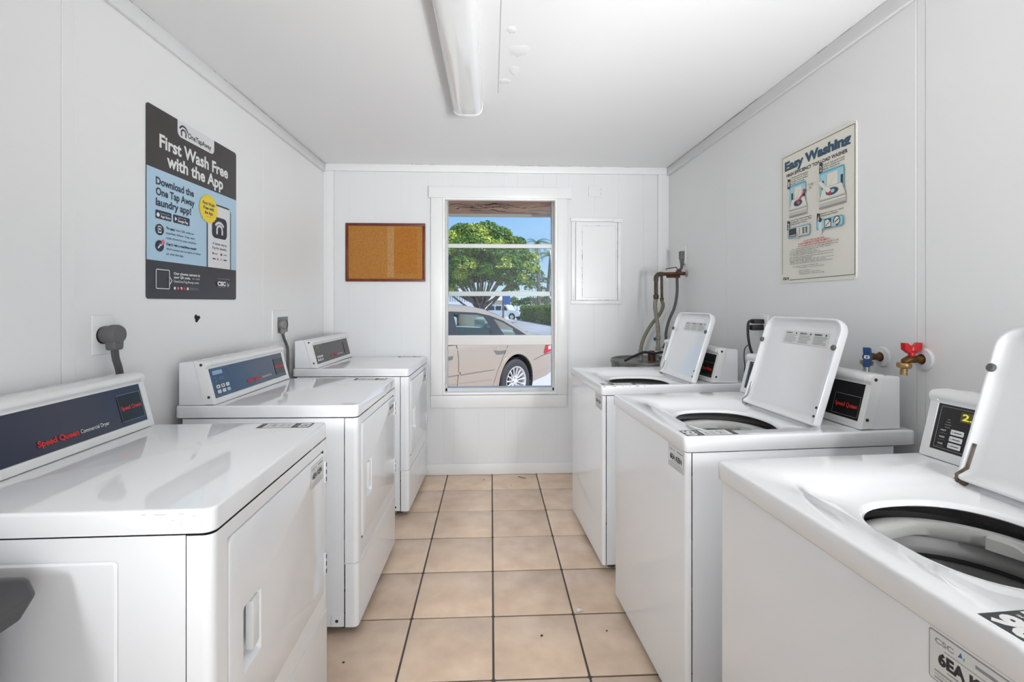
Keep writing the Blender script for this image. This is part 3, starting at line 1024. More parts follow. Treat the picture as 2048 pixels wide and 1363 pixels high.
def washer(loc, rz, label, style, number, code, ls, W=W_, tilt=18.0, lit=False, chips=0, F=0.56):
    root = thing('washing_machine', label, 'washer', loc, rz, 'washers along the right wall')
    # local: x along the machine (near to far), y negative towards the wall; mp flips to viewer's axes
    D, sm = 0.735, 0.022
    f3 = lambda x, d, z: (x, -d, z)
    wp = wrap_panel(sm, 0, 0, W, 0.014, 0.006)
    g = G()
    g.loft([[f3(x, d, 0.028) for x, d in wp], [f3(x, d, 0.8165) for x, d in wp]], False)
    g.build('front_panel', 'enamel', root, recalc=False)
    body = [(0.008, sm + 0.004), (0.008, 0.665), (W - 0.008, 0.665), (W - 0.008, sm + 0.004)]
    g = G()
    g.loft([[f3(x, d, 0.028) for x, d in body], [f3(x, d, 0.8155) for x, d in body]], False)
    g.build('cabinet', 'enamel', root, recalc=False)
    # lid area: lid spans x ls .. ls + LW, hinge at d = HD
    LW, LH, HD = 0.375, 0.352, 0.468
    cx, cd, R = ls + 0.165, 0.255, 0.146
    # worktop: rings round the tub opening
    x0, x1 = ls - 0.012, ls + LW + 0.014
    angs = set()
    N = 120
    for i in range(N):
        angs.add(round(2 * PI * i / N, 5))
    rects = {'in': (x0 + 0.012, 0.090, x1 - 0.012, HD - 0.006), 'rec': (x0, 0.076, x1, HD + 0.004), 'o3': (0.012, 0.012, W - 0.012, D - 0.012), 'o0': (0, 0, W, D)}
    for k, (a, b, c, d) in rects.items():
        for (px, py) in ((a, b), (c, b), (c, d), (a, d)):
            t = math.atan2(py - cd, px - cx) % (2 * PI)
            for e in (-0.035, -0.012, 0, 0.012, 0.035):
                angs.add(round((t + e) % (2 * PI), 5))
    angs = sorted(angs)
    def hole(t, r):
        # slightly squared circle, flatter towards the front
        k = r * (1.03 + 0.075 * math.sin(2 * t) ** 2)
        return (cx + k * math.cos(t), cd + k * math.sin(t))
    def rect(t, b, r):
        a, b0, c, d = b
        ux, uy = math.cos(t), math.sin(t)
        tx = ((c - cx) / ux if ux > 1e-9 else (a - cx) / ux if ux < -1e-9 else 1e9)
        ty = ((d - cd) / uy if uy > 1e-9 else (b0 - cd) / uy if uy < -1e-9 else 1e9)
        k = min(tx, ty)
        px, py = cx + ux * k, cd + uy * k
        # soften the corners
        for (qx, qy, sx, sy) in ((a, b0, 1, 1), (c, b0, -1, 1), (c, d, -1, -1), (a, d, 1, -1)):
            ox, oy = qx + sx * r, qy + sy * r
            if (px - ox) * sx < 0 and (py - oy) * sy < 0:
                v = Vector((px - ox, py - oy)).normalized() * r
                px, py = ox + v.x, oy + v.y
        return (px, py)
    def inset(b, i):
        return (b[0] + i, b[1] + i, b[2] - i, b[3] - i)
    O0 = rects['o0']
    zr = ZT - 0.014
    spec = [(lambda t: hole(t, R + 0.001), zr - 0.013), (lambda t: hole(t, R - 0.003), zr - 0.010), (lambda t: hole(t, R - 0.001), zr - 0.005), (lambda t: hole(t, R + 0.003), zr - 0.0015), (lambda t: hole(t, R + 0.007), zr),
            (lambda t: rect(t, rects['in'], 0.045), zr + 0.001), (lambda t: rect(t, rects['rec'], 0.05), ZT - 0.0005), (lambda t: rect(t, inset(O0, 0.010), 0.014), ZT), (lambda t: rect(t, inset(O0, 0.0055), 0.014), ZT - 0.0004), (lambda t: rect(t, inset(O0, 0.0024), 0.014), ZT - 0.0016),
            (lambda t: rect(t, inset(O0, 0.0007), 0.014), ZT - 0.004), (lambda t: rect(t, O0, 0.014), ZT - 0.007), (lambda t: rect(t, O0, 0.014), 0.822), (lambda t: rect(t, inset(O0, 0.002), 0.014), 0.8195), (lambda t: rect(t, inset(O0, 0.012), 0.012), 0.8195)]
    g = G()
    rings = []
    for fn, z in spec:
        rings.append([f3(*fn(t), z) for t in angs])
    g.loft(rings, True)
    g.build('worktop', 'enamel_top', root, smooth=50)
    # tub: plastic ring with a wavy inner lip, dark gap, grey basket
    n = 72
    g = G()
    def wav(t):
        return 0.012 * max(0, math.cos(3 * t + 0.9)) + 0.003 * math.cos(5 * t)
    ringp = []
    for (rf, z) in (((lambda t: 0.176), 0.792), ((lambda t: 0.174), 0.806), ((lambda t: 0.160), 0.811), ((lambda t: 0.152 - wav(t) * 0.5), 0.808), ((lambda t: 0.150 - wav(t)), 0.799), ((lambda t: 0.151 - wav(t)), 0.782), ((lambda t: 0.166), 0.772)):
        ringp.append([f3(cx + rf(2 * PI * i / n) * math.cos(2 * PI * i / n), cd + rf(2 * PI * i / n) * math.sin(2 * PI * i / n), z) for i in range(n)])
    g.loft(ringp, True)
    g.build('tub_ring', 'ring', root, smooth=50)
    g = G()
    prof = [(0.170, 0.774), (0.168, 0.765), (0.160, 0.755), (0.1605, 0.745), (0.166, 0.735), (0.167, 0.50), (0.150, 0.47), (0.0005, 0.465)]
    g.loft([[f3(cx + r * math.cos(2 * PI * i / 48), cd + r * math.sin(2 * PI * i / 48), z) for i in range(48)] for r, z in prof], True)
    bk = g.build('basket', 'basket', root, smooth=50)
    g = G()
    g.loft([[f3(cx + r * math.cos(2 * PI * i / 48), cd + r * math.sin(2 * PI * i / 48), z) for i in range(48)] for r, z in ((0.1595, 0.7415), (0.1595, 0.7325))], True)
    g.build('basket_groove', 'tubblack', bk)
    g = G()
    g.loft([[f3(cx + r * math.cos(2 * PI * i / 48), cd + r * math.sin(2 * PI * i / 48), z) for i in range(48)] for r, z in ((0.205, 0.806), (0.2, 0.776), (0.19, 0.70))], True)
    g.build('outer_tub', 'tubblack', root)
    # bleach dispenser cup on the ring's far side
    a = 1.15
    g = G()
    px, pd = cx + 0.140 * math.cos(a), cd + 0.140 * math.sin(a)
    arch = [(-0.030, 0)] + [(-0.030 + 0.03 * (1 - math.cos(i / 6 * PI / 2)), 0.022 * math.sin(i / 6 * PI / 2)) for i in range(1, 7)] + [(0.028, 0.022), (0.028, 0)]
    g.extr(arch, lambda k, p, q: f3(px + p * math.sin(a) + k * math.cos(a), pd - p * math.cos(a) + k * math.sin(a), 0.782 + q), -0.006, 0.012)
    g.build('bleach_cup', 'ring', root)
    # lid, swung open and leaning back
    T = math.radians(tilt)
    LO = Vector((ls, -HD, ZT - 0.004))
    Lv = Vector((0, -math.sin(T), math.cos(T)))
    Ln = Vector((0, math.cos(T), math.sin(T)))       # towards the aisle
    def lp(u, v, h):
        return tuple(LO + Vector((1, 0, 0)) * u + Lv * v + Ln * h)
    rad = (0.012, 0.012, 0.048, 0.048)
    def lr(ins, h):
        return [lp(u, v, h) for u, v in rr(ins, ins, LW - ins, LH - ins, [max(q - ins, 0.004) for q in rad], 7)]
    g = G()
    rings = [lr(0.030, -0.014), lr(0.008, -0.013), lr(0.002, -0.009), lr(0.0, -0.004), lr(0.0, 0.013), lr(0.0015, 0.0165), lr(0.005, 0.0175), lr(0.008, 0.016), lr(0.011, 0.010), lr(0.020, 0.004), lr(0.032, 0.003)]
    g.loft(rings, True, True, True)
    lid = g.build('lid', 'enamel_top', root, smooth=50)
    for u in (0.010, LW - 0.010):
        G().lathe([(0.0095, 0.0), (0.0095, 0.004), (0.007, 0.007), (0.0005, 0.0072)], lp(u, 0.255, 0.0165), Ln, 14).build('bumper', 'bumper', lid)
    for (u, v) in ((0.009, 0.030), (0.008, 0.058)):
        G().lathe([(0.0003, 0.0015), (0.0042, 0.0012), (0.0045, 0)], lp(u, v, 0.0175), Ln, 8).build('screw', 'screw', lid)
    # warning label inside the lid (viewer's left is +x)
    P = Print(lp(LW - 0.105, LH - 0.098, 0.003), (-1, 0, 0), Lv, Ln)
    P.part('warning_label')
    P.rect(0, 0, 0.215, 0.048, 'ink_lgrey')
    P.rect(0.001, 0.001, 0.214, 0.047, 'sticker')
    for c, hd in enumerate(('AVISO', 'ATENCIÓN', 'WARNING')):
        x = 0.008 + c * 0.070
        P.text(hd, x, 0.038, 0.0055, 'dark_ink', 0.034, bold=0.04, res=1)
        P.circ(x + 0.052, 0.0405, 0.0035, 'dark_ink', 8)
        for i in range(6):
            P.line([(x, 0.033 - i * 0.005), (x + random.uniform(0.045, 0.062), 0.033 - i * 0.005)], 0.0015, 'ink_grey')
    P.finish(lid)
    # hinge plates at the lid's lower corners
    for u in (LW - 0.006,):
        g = G()
        sgn = 1 if u > 0.1 else -1
        g.tube([lp(u + sgn * 0.004, -0.006, 0.012), lp(u + sgn * 0.004, 0.010, 0.018), lp(u - sgn * 0.008, 0.030, 0.012), lp(u - sgn * 0.008, 0.085, 0.010)], 0.0034, 8)
        g.rbox(u - 0.012 + ls, -0.008, -0.006, u + 0.012 + ls, 0.010, 0.006, 0.002, 1, fn=lambda x, y, z: (x, y - HD + 0.004, z + ZT - 0.004))
        g.build('hinge', 'chrome' if not chips else 'rust', root)
    console(root, lambda a, e, z: (W - a, -e, z), F, 0.012, W - 0.012, dict(style, lit=lit))
    top_sticker(root, (0.042, -0.066, ZT), (0, -1, 0), (1, 0, 0), number)
    front_sticker(root, (0.122, -0.0055, 0.747), (-1, 0, 0), (0, 1, 0), code)
    for x in (0.05, W - 0.05):
        for d in (0.06, 0.60):
            G().lathe([(0.018, 0.0), (0.020, 0.006), (0.008, 0.012), (0.008, 0.05)], (x, -d, 0.0), (0, 0, 1), 10).build('foot', 'bumper', root)
    return root


NAVY = dict(colour='navy', draw=keypad_dryer)
SKY_REFL = dict(colour='blue', draw=keypad_dryer)
CHAR = dict(colour='charcoal', draw=keypad_dryer)
BLK = dict(colour='black', draw=keypad_washer)
R90 = PI / 2
d1 = dryer((-0.520, 0.905, 0), R90 + math.radians(0.8), 'white dryer nearest the camera, dark navy console, beside the black bin', NAVY, '03', '6EA KEN')
d2 = dryer((-0.503, 1.800, 0), R90 - math.radians(1.0), 'middle white dryer of the left row, dark control panel with painted blue-grey sky reflection and silver keys', SKY_REFL, '02', '6EA KDN')
d3 = dryer((-0.482, 2.785, 0), R90 - math.radians(1.6), 'farthest white dryer, charcoal console, below the cork board and next to the window wall', CHAR, '01', '6EA KFN')
w1 = washer((0.594, 0.489, 0), R90 + math.radians(3.5), 'white open-lid washer nearest the camera, rusty hinge and lit yellow display', BLK, '06', '6EA KVN', 0.098, lit=True, chips=1, F=0.540)
w2 = washer((0.556, 1.327, 0), R90 + math.radians(3.5), 'middle white washer with its lid up, standing under the blue and red taps', BLK, '05', '6EA KEN', 0.070, F=0.562)
w3 = washer((0.513, 2.165, 0), R90 + math.radians(3.2), 'farthest white open-lid washer, in front of the metal tank in the corner', BLK, '04', '6EA KLN', 0.034, W=0.635, F=0.545)
# worn spots in the enamel
def chip(root, boxes, k='chip', name='chip'):
    g = G()
    for b in boxes:
        g.rbox(*b, 0.0004, 1)
    g.build(name, k, root)
chip(w1, [(0.135, -0.0035, ZT - 0.0072, 0.150, -0.0008, ZT - 0.0042), (0.50, -0.0025, ZT - 0.0065, 0.504, -0.0005, ZT - 0.004)])
chip(w3, [(0.0005, -0.02 - d, ZT - 0.006, 0.0022, -0.02 - d + l, ZT - 0.003) for d, l in ((0.0, 0.012), (0.05, 0.02), (0.085, 0.006), (0.16, 0.018), (0.19, 0.006), (0.12, 0.006))])
chip(d1, [(-0.0006, 0.012 + random.uniform(0, 0.1), ZT - 0.012 - random.uniform(0, 0.022), 0.001, 0.0, ZT - 0.01) for k in range(0)] + [(-0.0005, y, ZT - 0.008 - h, 0.0012, y + w, ZT - 0.006 - h) for y, h, w in ((0.05, 0.0, 0.012), (0.085, 0.001, 0.02), (0.03, 0.004, 0.006), (0.07, 0.012, 0.004), (0.12, 0.0, 0.008), (0.02, 0.016, 0.003), (0.055, 0.02, 0.003))], 'scuff', 'scuff')

# ---------------------------------------------------------------- ceiling lamp
lamp = thing('ceiling_light', 'long unlit fluorescent fixture with a clear acrylic wraparound cover on the ceiling', 'ceiling light', (-0.117, 0, ZC))
def lens_profile(w, h, n=14):
    out = []
    for i in range(n + 1):
        a = PI * i / n
        c, s_ = math.cos(a), math.sin(a)
        out.append((w / 2 * math.copysign(abs(c) ** 0.55, c), -h * abs(s_) ** 0.6))
    return out
LY0, LY1 = 1.02, 2.37
G().rbox(-0.065, LY0, -0.03, 0.065, LY1, 0.0, 0.003, 1).build('housing', 'trim', lamp)
g = G()
lp_ = lens_profile(0.150, 0.066)
g.loft([[(x, y, z) for x, z in lp_] for y in (LY0 + 0.014, LY1 - 0.018)], False)
g.build('lens', 'lens', lamp, smooth=60)
for (ya, yb) in ((LY0, LY0 + 0.015), (LY1 - 0.020, LY1)):
    g = G()
    a_ = lens_profile(0.154, 0.069)
    b_ = lens_profile(0.146, 0.064)
    m_ = lens_profile(0.150, 0.0665)
    g.loft([[(x, y, z) for x, z in pr] for pr, y in ((b_, ya), (a_, ya + 0.002), (a_, ya + 0.006), (m_, ya + 0.0075), (m_, yb - 0.008), (a_, yb - 0.006), (a_, yb - 0.002), (b_, yb))], False, True, True)
    g.build('end_cap', 'lens_clear', lamp)

# ---------------------------------------------------------------- cork board
cb = thing('cork_board', 'small cork notice board in a dark red wooden frame left of the window', 'notice board', (-0.7608, YB, 1.6133))
hw, hh = 0.2849, 0.2106
G().box(-hw + 0.01, -0.008, -hh + 0.01, hw - 0.01, -0.001, hh - 0.01).build('cork', 'cork', cb, smooth=0)
P = Print((0, -0.008, 0), (1, 0, 0), (0, 0, 1), (0, -1, 0))
P.part('faded_strip')
P.rect(0.012, -hh + 0.03, 0.060, hh - 0.02, 'cork_fade')
P.finish(cb)
P = Print((0, -0.008, 0), (1, 0, 0), (0, 0, 1), (0, -1, 0))
P.part('unfaded_patch')
P.rect(0.060, -hh + 0.055, 0.225, hh - 0.035, 'cork_dark')
P.finish(cb)
fw = 0.019
for b in ((-hw, -0.016, hh - fw, hw, 0, hh), (-hw, -0.016, -hh, hw, 0, -hh + fw), (-hw, -0.016, -hh + fw, -hw + fw, 0, hh - fw), (hw - fw, -0.016, -hh + fw, hw, 0, hh - fw)):
    G().rbox(*b, 0.003, 2).build('frame_rail', 'mahog', cb)

# ---------------------------------------------------------------- electric panel door, blank plate
ep = thing('breaker_panel', 'white painted breaker panel door with wooden frame right of the window', 'panel', (0, YB, 0))
fx0, fx1, fz0, fz1, ft = 0.588, 0.968, 1.240, 1.876, 0.034
G().rbox(fx0 - 0.004, -0.014, fz1 - 0.026, fx1 + 0.002, 0, fz1, 0.002, 2).build('frame_rail', 'trim', ep)
G().rbox(fx0, -0.016, fz1 - 0.034, fx1 - 0.0, -0.0, fz1 - 0.0265, 0.001, 1).build('frame_rail', 'trim', ep) if False else None
G().rbox(fx1 - 0.068, -0.019, fz1 - 0.034, fx1 + 0.003, -0.012, fz1 - 0.004, 0.002, 1).build('latch_block', 'trim', ep)
G().rbox(fx0 - 0.002, -0.014, fz0, fx1 + 0.003, 0, fz0 + 0.026, 0.002, 2).build('frame_rail', 'trim', ep)
G().rbox(fx0 + 0.002, -0.012, fz0 + 0.0265, fx0 + 0.034, 0, fz1 - 0.027, 0.002, 2).build('frame_stile', 'trim', ep)
G().rbox(fx1 - 0.032, -0.012, fz0 + 0.0265, fx1 - 0.001, 0, fz1 - 0.027, 0.002, 2).build('frame_stile', 'trim', ep)
g = G()
dx0_, dx1_, dz0_, dz1_ = fx0 + 0.037, fx1 - 0.035, fz0 + 0.030, fz1 - 0.036
r_o = [(x, -0.001, z) for x, z in rr(dx0_, dz0_, dx1_, dz1_, 0.002, 2)]
r_a = [(x, -0.009, z) for x, z in rr(dx0_, dz0_, dx1_, dz1_, 0.002, 2)]
r_b = [(x, -0.010, z) for x, z in rr(dx0_ + 0.044, dz0_ + 0.018, dx1_ - 0.012, dz1_ - 0.022, 0.003, 2)]
r_c = [(x, -0.006, z) for x, z in rr(dx0_ + 0.047, dz0_ + 0.021, dx1_ - 0.015, dz1_ - 0.025, 0.003, 2)]
g.loft([r_o, r_a, r_b, r_c], True, False, True)
pd_ = g.build('door', 'trim', ep)
g = G()
for i in range(34):
    side = random.choice('llrtb')
    l = random.uniform(0.004, 0.03)
    w = random.uniform(0.0006, 0.0014)
    if side in 'lr':
        x = (dx0_ + 0.0455) if side == 'l' else (dx1_ - 0.0005)
        z = random.uniform(dz0_ + 0.02, dz1_ - 0.05)
        g.box(x - w, -0.0106, z, x + w, -0.0098, z + l)
    else:
        z = (dz1_ - 0.0235) if side == 't' else (dz0_ + 0.0005)
        x = random.uniform(dx0_ + 0.01, dx1_ - 0.05)
        g.box(x, -0.0106, z - w, x + l, -0.0098, z + w)
M['pcrack'] = mat('old_paint_crack', (0.30, 0.28, 0.26), 0.8)
g.build('paint_cracks', 'pcrack', pd_, smooth=0)['kind'] = 'stuff'
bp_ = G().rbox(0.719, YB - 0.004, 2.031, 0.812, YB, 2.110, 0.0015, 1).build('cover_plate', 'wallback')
tag(bp_, 'small blank square cover plate painted white, above the breaker panel', 'cover plate')
g = G()
for (x, z) in ((0.7195, 2.045), (0.7195, 2.09), (0.8115, 2.052), (0.8115, 2.045), (0.8115, 2.08)):
    g.box(x - 0.001, YB - 0.0044, z, x + 0.001, YB - 0.0038, z + 0.012)
g.build('paint_cracks', 'pcrack', bp_, smooth=0)['kind'] = 'stuff'

# ---------------------------------------------------------------- posters
pl = thing('poster', 'black and pale blue laundry app poster with a yellow badge on the left wall', 'poster', (XL, 1.699, 1.264))
Wp, Hp = 0.579, 0.689
g = G()
prof = rr(0, 0, Wp, Hp, 0.012, 4)
g.loft([[(0.0005, u, v) for u, v in prof], [(0.0030, u, v) for u, v in prof]], True, True, True)
g.build('board', 'poster_drk', pl, smooth=0)
P = Print((0.0030, 0, 0), (0, 1, 0), (0, 0, 1), (1, 0, 0))
P.part('background')
P.poly([(0.0, 0.468), (Wp, 0.468)] + rr(0, 0.468, Wp, Hp, 0.012, 4)[10:], 'poster_blk')
P.rect(0, 0.138, Wp, 0.468, 'poster_blue')
tabp = [(0.163, Hp), (0.163, 0.648)] + [(0.163 + 0.022 * (1 - math.cos(i / 5 * PI / 2)), 0.648 - 0.022 * math.sin(i / 5 * PI / 2)) for i in range(1, 6)]
tabp += [(0.402 - 0.014 * math.cos((5 - i) / 5 * PI / 2) * 0 - 0.022 * (1 - math.sin(i / 5 * PI / 2)), 0.648 - 0.022 * math.cos(i / 5 * PI / 2)) for i in range(0, 6)] + [(0.402, Hp)]
P.poly(tabp, 'poster_white')
P.part('tab_logo')
for rad in (0.026, 0.015):
    P.arc(0.199, 0.648 if rad > 0.02 else 0.645, rad, 20 if rad > 0.02 else 0, 155 if rad > 0.02 else 180, 0.0075, 'dark_ink')
P.line([(0.186, 0.634), (0.186, 0.646)], 0.007, 'dark_ink')
P.line([(0.212, 0.634), (0.212, 0.646)], 0.007, 'dark_ink')
P.text('OneTapAway', 0.224, 0.6395, 0.020, 'dark_ink', 0.156, bold=0.025)
P.part('heading')
P.text('First Wash Free', Wp * 0.494, 0.552, 0.046, 'white_ink', 0.445, 'C', bold=0.03)
P.text('with the App', Wp * 0.494, 0.492, 0.046, 'white_ink', 0.366, 'C', bold=0.03)
P.part('subheading')
for i, t in enumerate(('Download the', 'One Tap Away', 'laundry app!')):
    P.text(t, 0.045, 0.413 - i * 0.038, 0.026, 'poster_navy', (0.216, 0.221, 0.199)[i], bold=0.03)
P.part('store_badges')
for x, w, a_, b_ in ((0.043, 0.084, 'Download on the', 'App Store'), (0.137, 0.097, 'GET IT ON', 'Google Play')):
    P.rect(x, 0.290, x + w, 0.321, 'poster_navy', 0.004)
    P.text(a_, x + 0.026, 0.3095, 0.0045, 'white_ink', 0.048, res=1)
    P.text(b_, x + 0.026, 0.2965, 0.009, 'white_ink', 0.053 if x < 0.1 else 0.062, bold=0.03)
P.circ(0.056, 0.304, 0.008, 'white_ink', 14)
P.poly([(0.146, 0.314), (0.146, 0.297), (0.159, 0.3055)], 'white_ink')
P.part('icons')
for y in (0.251, 0.192):
    P.circ(0.0635, y, 0.0205, 'poster_navy', 28, ru=0.0225)
P.rect(0.0545, 0.239, 0.0725, 0.264, 'white_ink', 0.002)
P.rect(0.0565, 0.243, 0.0705, 0.261, 'poster_navy')
P.rect(0.060, 0.249, 0.067, 0.256, 'white_ink')
P.line([(0.055, 0.183), (0.068, 0.197)], 0.005, 'white_ink')
P.arc(0.0705, 0.1995, 0.005, -200, 60, 0.0035, 'white_ink')
P.circ(0.081, 0.208, 0.009, 'ink_pink', 16)
P.part('body_text')
P.text('To pay:', 0.098, 0.2585, 0.0088, 'poster_navy', 0.048, bold=0.04, res=2)
P.text('scan QR code on', 0.151, 0.2585, 0.0085, 'poster_navy', 0.108, bold=0.005, res=2)
P.text('machine, follow. Your start', 0.098, 0.2405, 0.0085, 'poster_navy', 0.168, bold=0.005, res=2)
P.text('code shows on your machine.', 0.098, 0.2225, 0.0085, 'poster_navy', 0.178, bold=0.005, res=2)
P.text('Can’t get a machine wash?', 0.098, 0.1995, 0.0088, 'poster_navy', 0.178, bold=0.04, res=2)
P.text('We’ll connect you to report or refund', 0.098, 0.1815, 0.0085, 'poster_navy', 0.205, bold=0.005, res=2)
P.text('or visit the app.', 0.098, 0.1635, 0.0085, 'poster_navy', 0.100, bold=0.005, res=2)
P.part('phone_picture')
ph = [(0.347, 0.138), (0.347, 0.392)] + [(0.347 + 0.024 * (1 - math.cos(i / 5 * PI / 2)), 0.392 + 0.024 * math.sin(i / 5 * PI / 2)) for i in range(1, 6)] + [(0.504 + 0.026 * math.sin(i / 5 * PI / 2), 0.390 + 0.026 * math.cos(i / 5 * PI / 2)) for i in range(0, 6)] + [(0.530, 0.138)]
P.poly(ph, 'poster_navy')
P.poly([(min(max(u, 0.353), 0.523), min(v, 0.409)) for u, v in ph], 'poster_white')
P.rect(0.382, 0.268, 0.497, 0.361, 'poster_navy', 0.022)
P.arc(0.4395, 0.298, 0.040, 38, 142, 0.011, 'poster_white')
P.arc(0.4395, 0.305, 0.020, 0, 180, 0.011, 'poster_white')
P.line([(0.4195, 0.286), (0.4195, 0.306)], 0.011, 'poster_white')
P.line([(0.4595, 0.286), (0.4595, 0.306)], 0.011, 'poster_white')
P.text('A better way to', 0.386, 0.238, 0.011, 'poster_navy', 0.108, bold=0.015, res=2)
P.text('Pay for laundry', 0.386, 0.219, 0.011, 'poster_navy', 0.108, bold=0.015, res=2)
for x, y, w, k in ((0.386, 0.195, 0.007, 'poster_navy'), (0.397, 0.196, 0.026, 'ink_grey'), (0.446, 0.194, 0.011, 'poster_navy'), (0.468, 0.197, 0.025, 'ink_grey'), (0.386, 0.174, 0.022, 'poster_navy'), (0.446, 0.172, 0.007, 'ink_grey'), (0.468, 0.174, 0.025, 'poster_navy')):
    P.rect(x, y, x + w, y + (0.010 if w < 0.012 else 0.005), k)
P.circ(0.424, 0.177, 0.006, 'ink_pink', 12)
P.part('yellow_badge')
P.poly([(0.358 + (0.066 if i % 2 else 0.061) * math.cos(2 * PI * i / 48), 0.384 + (0.062 if i % 2 else 0.057) * math.sin(2 * PI * i / 48)) for i in range(48)], 'poster_yel')
for i, t in enumerate(('First Wash', 'Free with', 'the App')):
    P.text(t, 0.358, 0.399 - i * 0.019, 0.0125, 'poster_navy', (0.084, 0.074, 0.058)[i], 'C', bold=0.035, res=2)
P.text('limited offer', 0.358, 0.349, 0.004, 'poster_navy', 0.034, 'C', res=1)
P.part('footer')
P.frame(0.041, 0.036, 0.114, 0.108, 0.003, 'white_ink', 0.006)
P.line([(0.112, 0.083), (0.127, 0.069), (0.112, 0.053)], 0.003, 'white_ink')
P.text('Our phone camera is', 0.136, 0.0925, 0.009, 'white_ink', 0.160, bold=0.035, res=2)
P.text('your QR code,', 0.136, 0.0785, 0.009, 'white_ink', 0.098, bold=0.035, res=2)
P.text('or visit', 0.246, 0.0785, 0.009, 'ink_lgrey', 0.049, bold=0.0, res=2)
P.text('GetOneTapAway.com', 0.136, 0.0625, 0.009, 'white_ink', 0.152, bold=0.005, res=2)
for i, k in enumerate(('white_ink', 'ink_pink', 'white_ink', 'ink_red', 'white_ink')):
    P.rect(0.136 + i * 0.019, 0.036, 0.136 + i * 0.019 + 0.011, 0.046, k)
P.rect(0.172, 0.036, 0.180, 0.041, 'ink_red')
P.text('Available in these', 0.230, 0.0425, 0.003, 'ink_lgrey', 0.050, res=1)
P.text('languages in the app', 0.230, 0.0365, 0.003, 'ink_lgrey', 0.058, res=1)
P.text('YOUR LAUNDRY PARTNER', 0.420, 0.090, 0.003, 'ink_lgrey', 0.096, res=1)
P.text('CSC', 0.420, 0.0615, 0.017, 'white_ink', 0.064, bold=0.06)
P.text('ServiceWorks', 0.422, 0.0535, 0.0035, 'ink_lgrey', 0.058, res=1)
P.poly([(0.490, 0.066), (0.500, 0.079), (0.503, 0.062)], 'ink_teal')
P.poly([(0.501, 0.064), (0.512, 0.075), (0.508, 0.058)], 'poster_blue')
P.poly([(0.496, 0.060), (0.506, 0.064), (0.501, 0.053)], 'ink_teal')
P.finish(pl)

pr = thing('poster', 'cream washing instructions sign with blue heading and washer drawings on the right wall', 'poster', (XR, 2.080, 1.348))
Wr, Hr = 0.440, 0.563
g = G()
prof = rr(-0.004, -0.012, Wr, Hr, 0.012, 4)
g.loft([[(-0.0005, -u, v) for u, v in prof], [(-0.0030, -u, v) for u, v in prof]], True, True, True)
g.build('board', 'poster_cream', pr, smooth=0)
P = Print((-0.0030, 0, 0), (0, -1, 0), (0, 0, 1), (-1, 0, 0))
P.part('border')
P.line([(0.009, 0.030), (0.009, 0.5505), (0.4325, 0.5505), (0.4325, 0.0045), (0.060, 0.0015)], 0.0024, 'dark_ink')
P.text('CSC', 0.012, 0.004, 0.010, 'dark_ink', 0.032, bold=0.06)
P.circ(0.050, 0.010, 0.005, 'dark_ink', 10)
P.poly([(0.046, 0.008), (0.050, 0.001), (0.054, 0.008)], 'dark_ink')
P.part('heading')
P.text('Easy Washing', 0.026, 0.489, 0.036, 'ink_title', 0.388, bold=0.055)
P.part('subheading')
P.text('HIGH EFFICIENCY TOP-LOAD WASHER', 0.039, 0.458, 0.0135, 'dark_ink', 0.360, bold=0.03, res=2)
P.part('step_text')
steps = [(0.071, 0.4445, 0.110, ('Lift lid, add detergent', 'to the bottom of the', 'washer. Load clothes', 'loosely, do not pack.')), (0.270, 0.4445, 0.112, ('Open lid and load', 'clothes evenly around', 'the tub. Close the lid.')), (0.068, 0.2585, 0.136, ('Select the wash setting by', 'pressing the cycle key, then', 'add your coins.')), (0.259, 0.2535, 0.118, ('Insert coins or card', 'then press START.'))]
for (x, y, w, ls_) in steps:
    for i, t in enumerate(ls_):
        P.text(t, x, y - i * 0.0088, 0.0052, 'dark_ink', w * (1.0 if i < len(ls_) - 1 else 0.8), bold=0.02, res=1)
P.part('step_numbers')
for (x, y, n_) in ((0.048, 0.400, '1'), (0.250, 0.412, '2'), (0.046, 0.216, '3'), (0.236, 0.214, '4')):
    P.poly([(x - 0.002, y + 0.006), (x + 0.016, y), (x + 0.018, y + 0.044), (x, y + 0.048)], 'dark_ink')
    P.text(n_, x + 0.008, y + 0.014, 0.020, 'poster_cream', 0.009, 'C', bold=0.03)
P.part('washer_drawing')
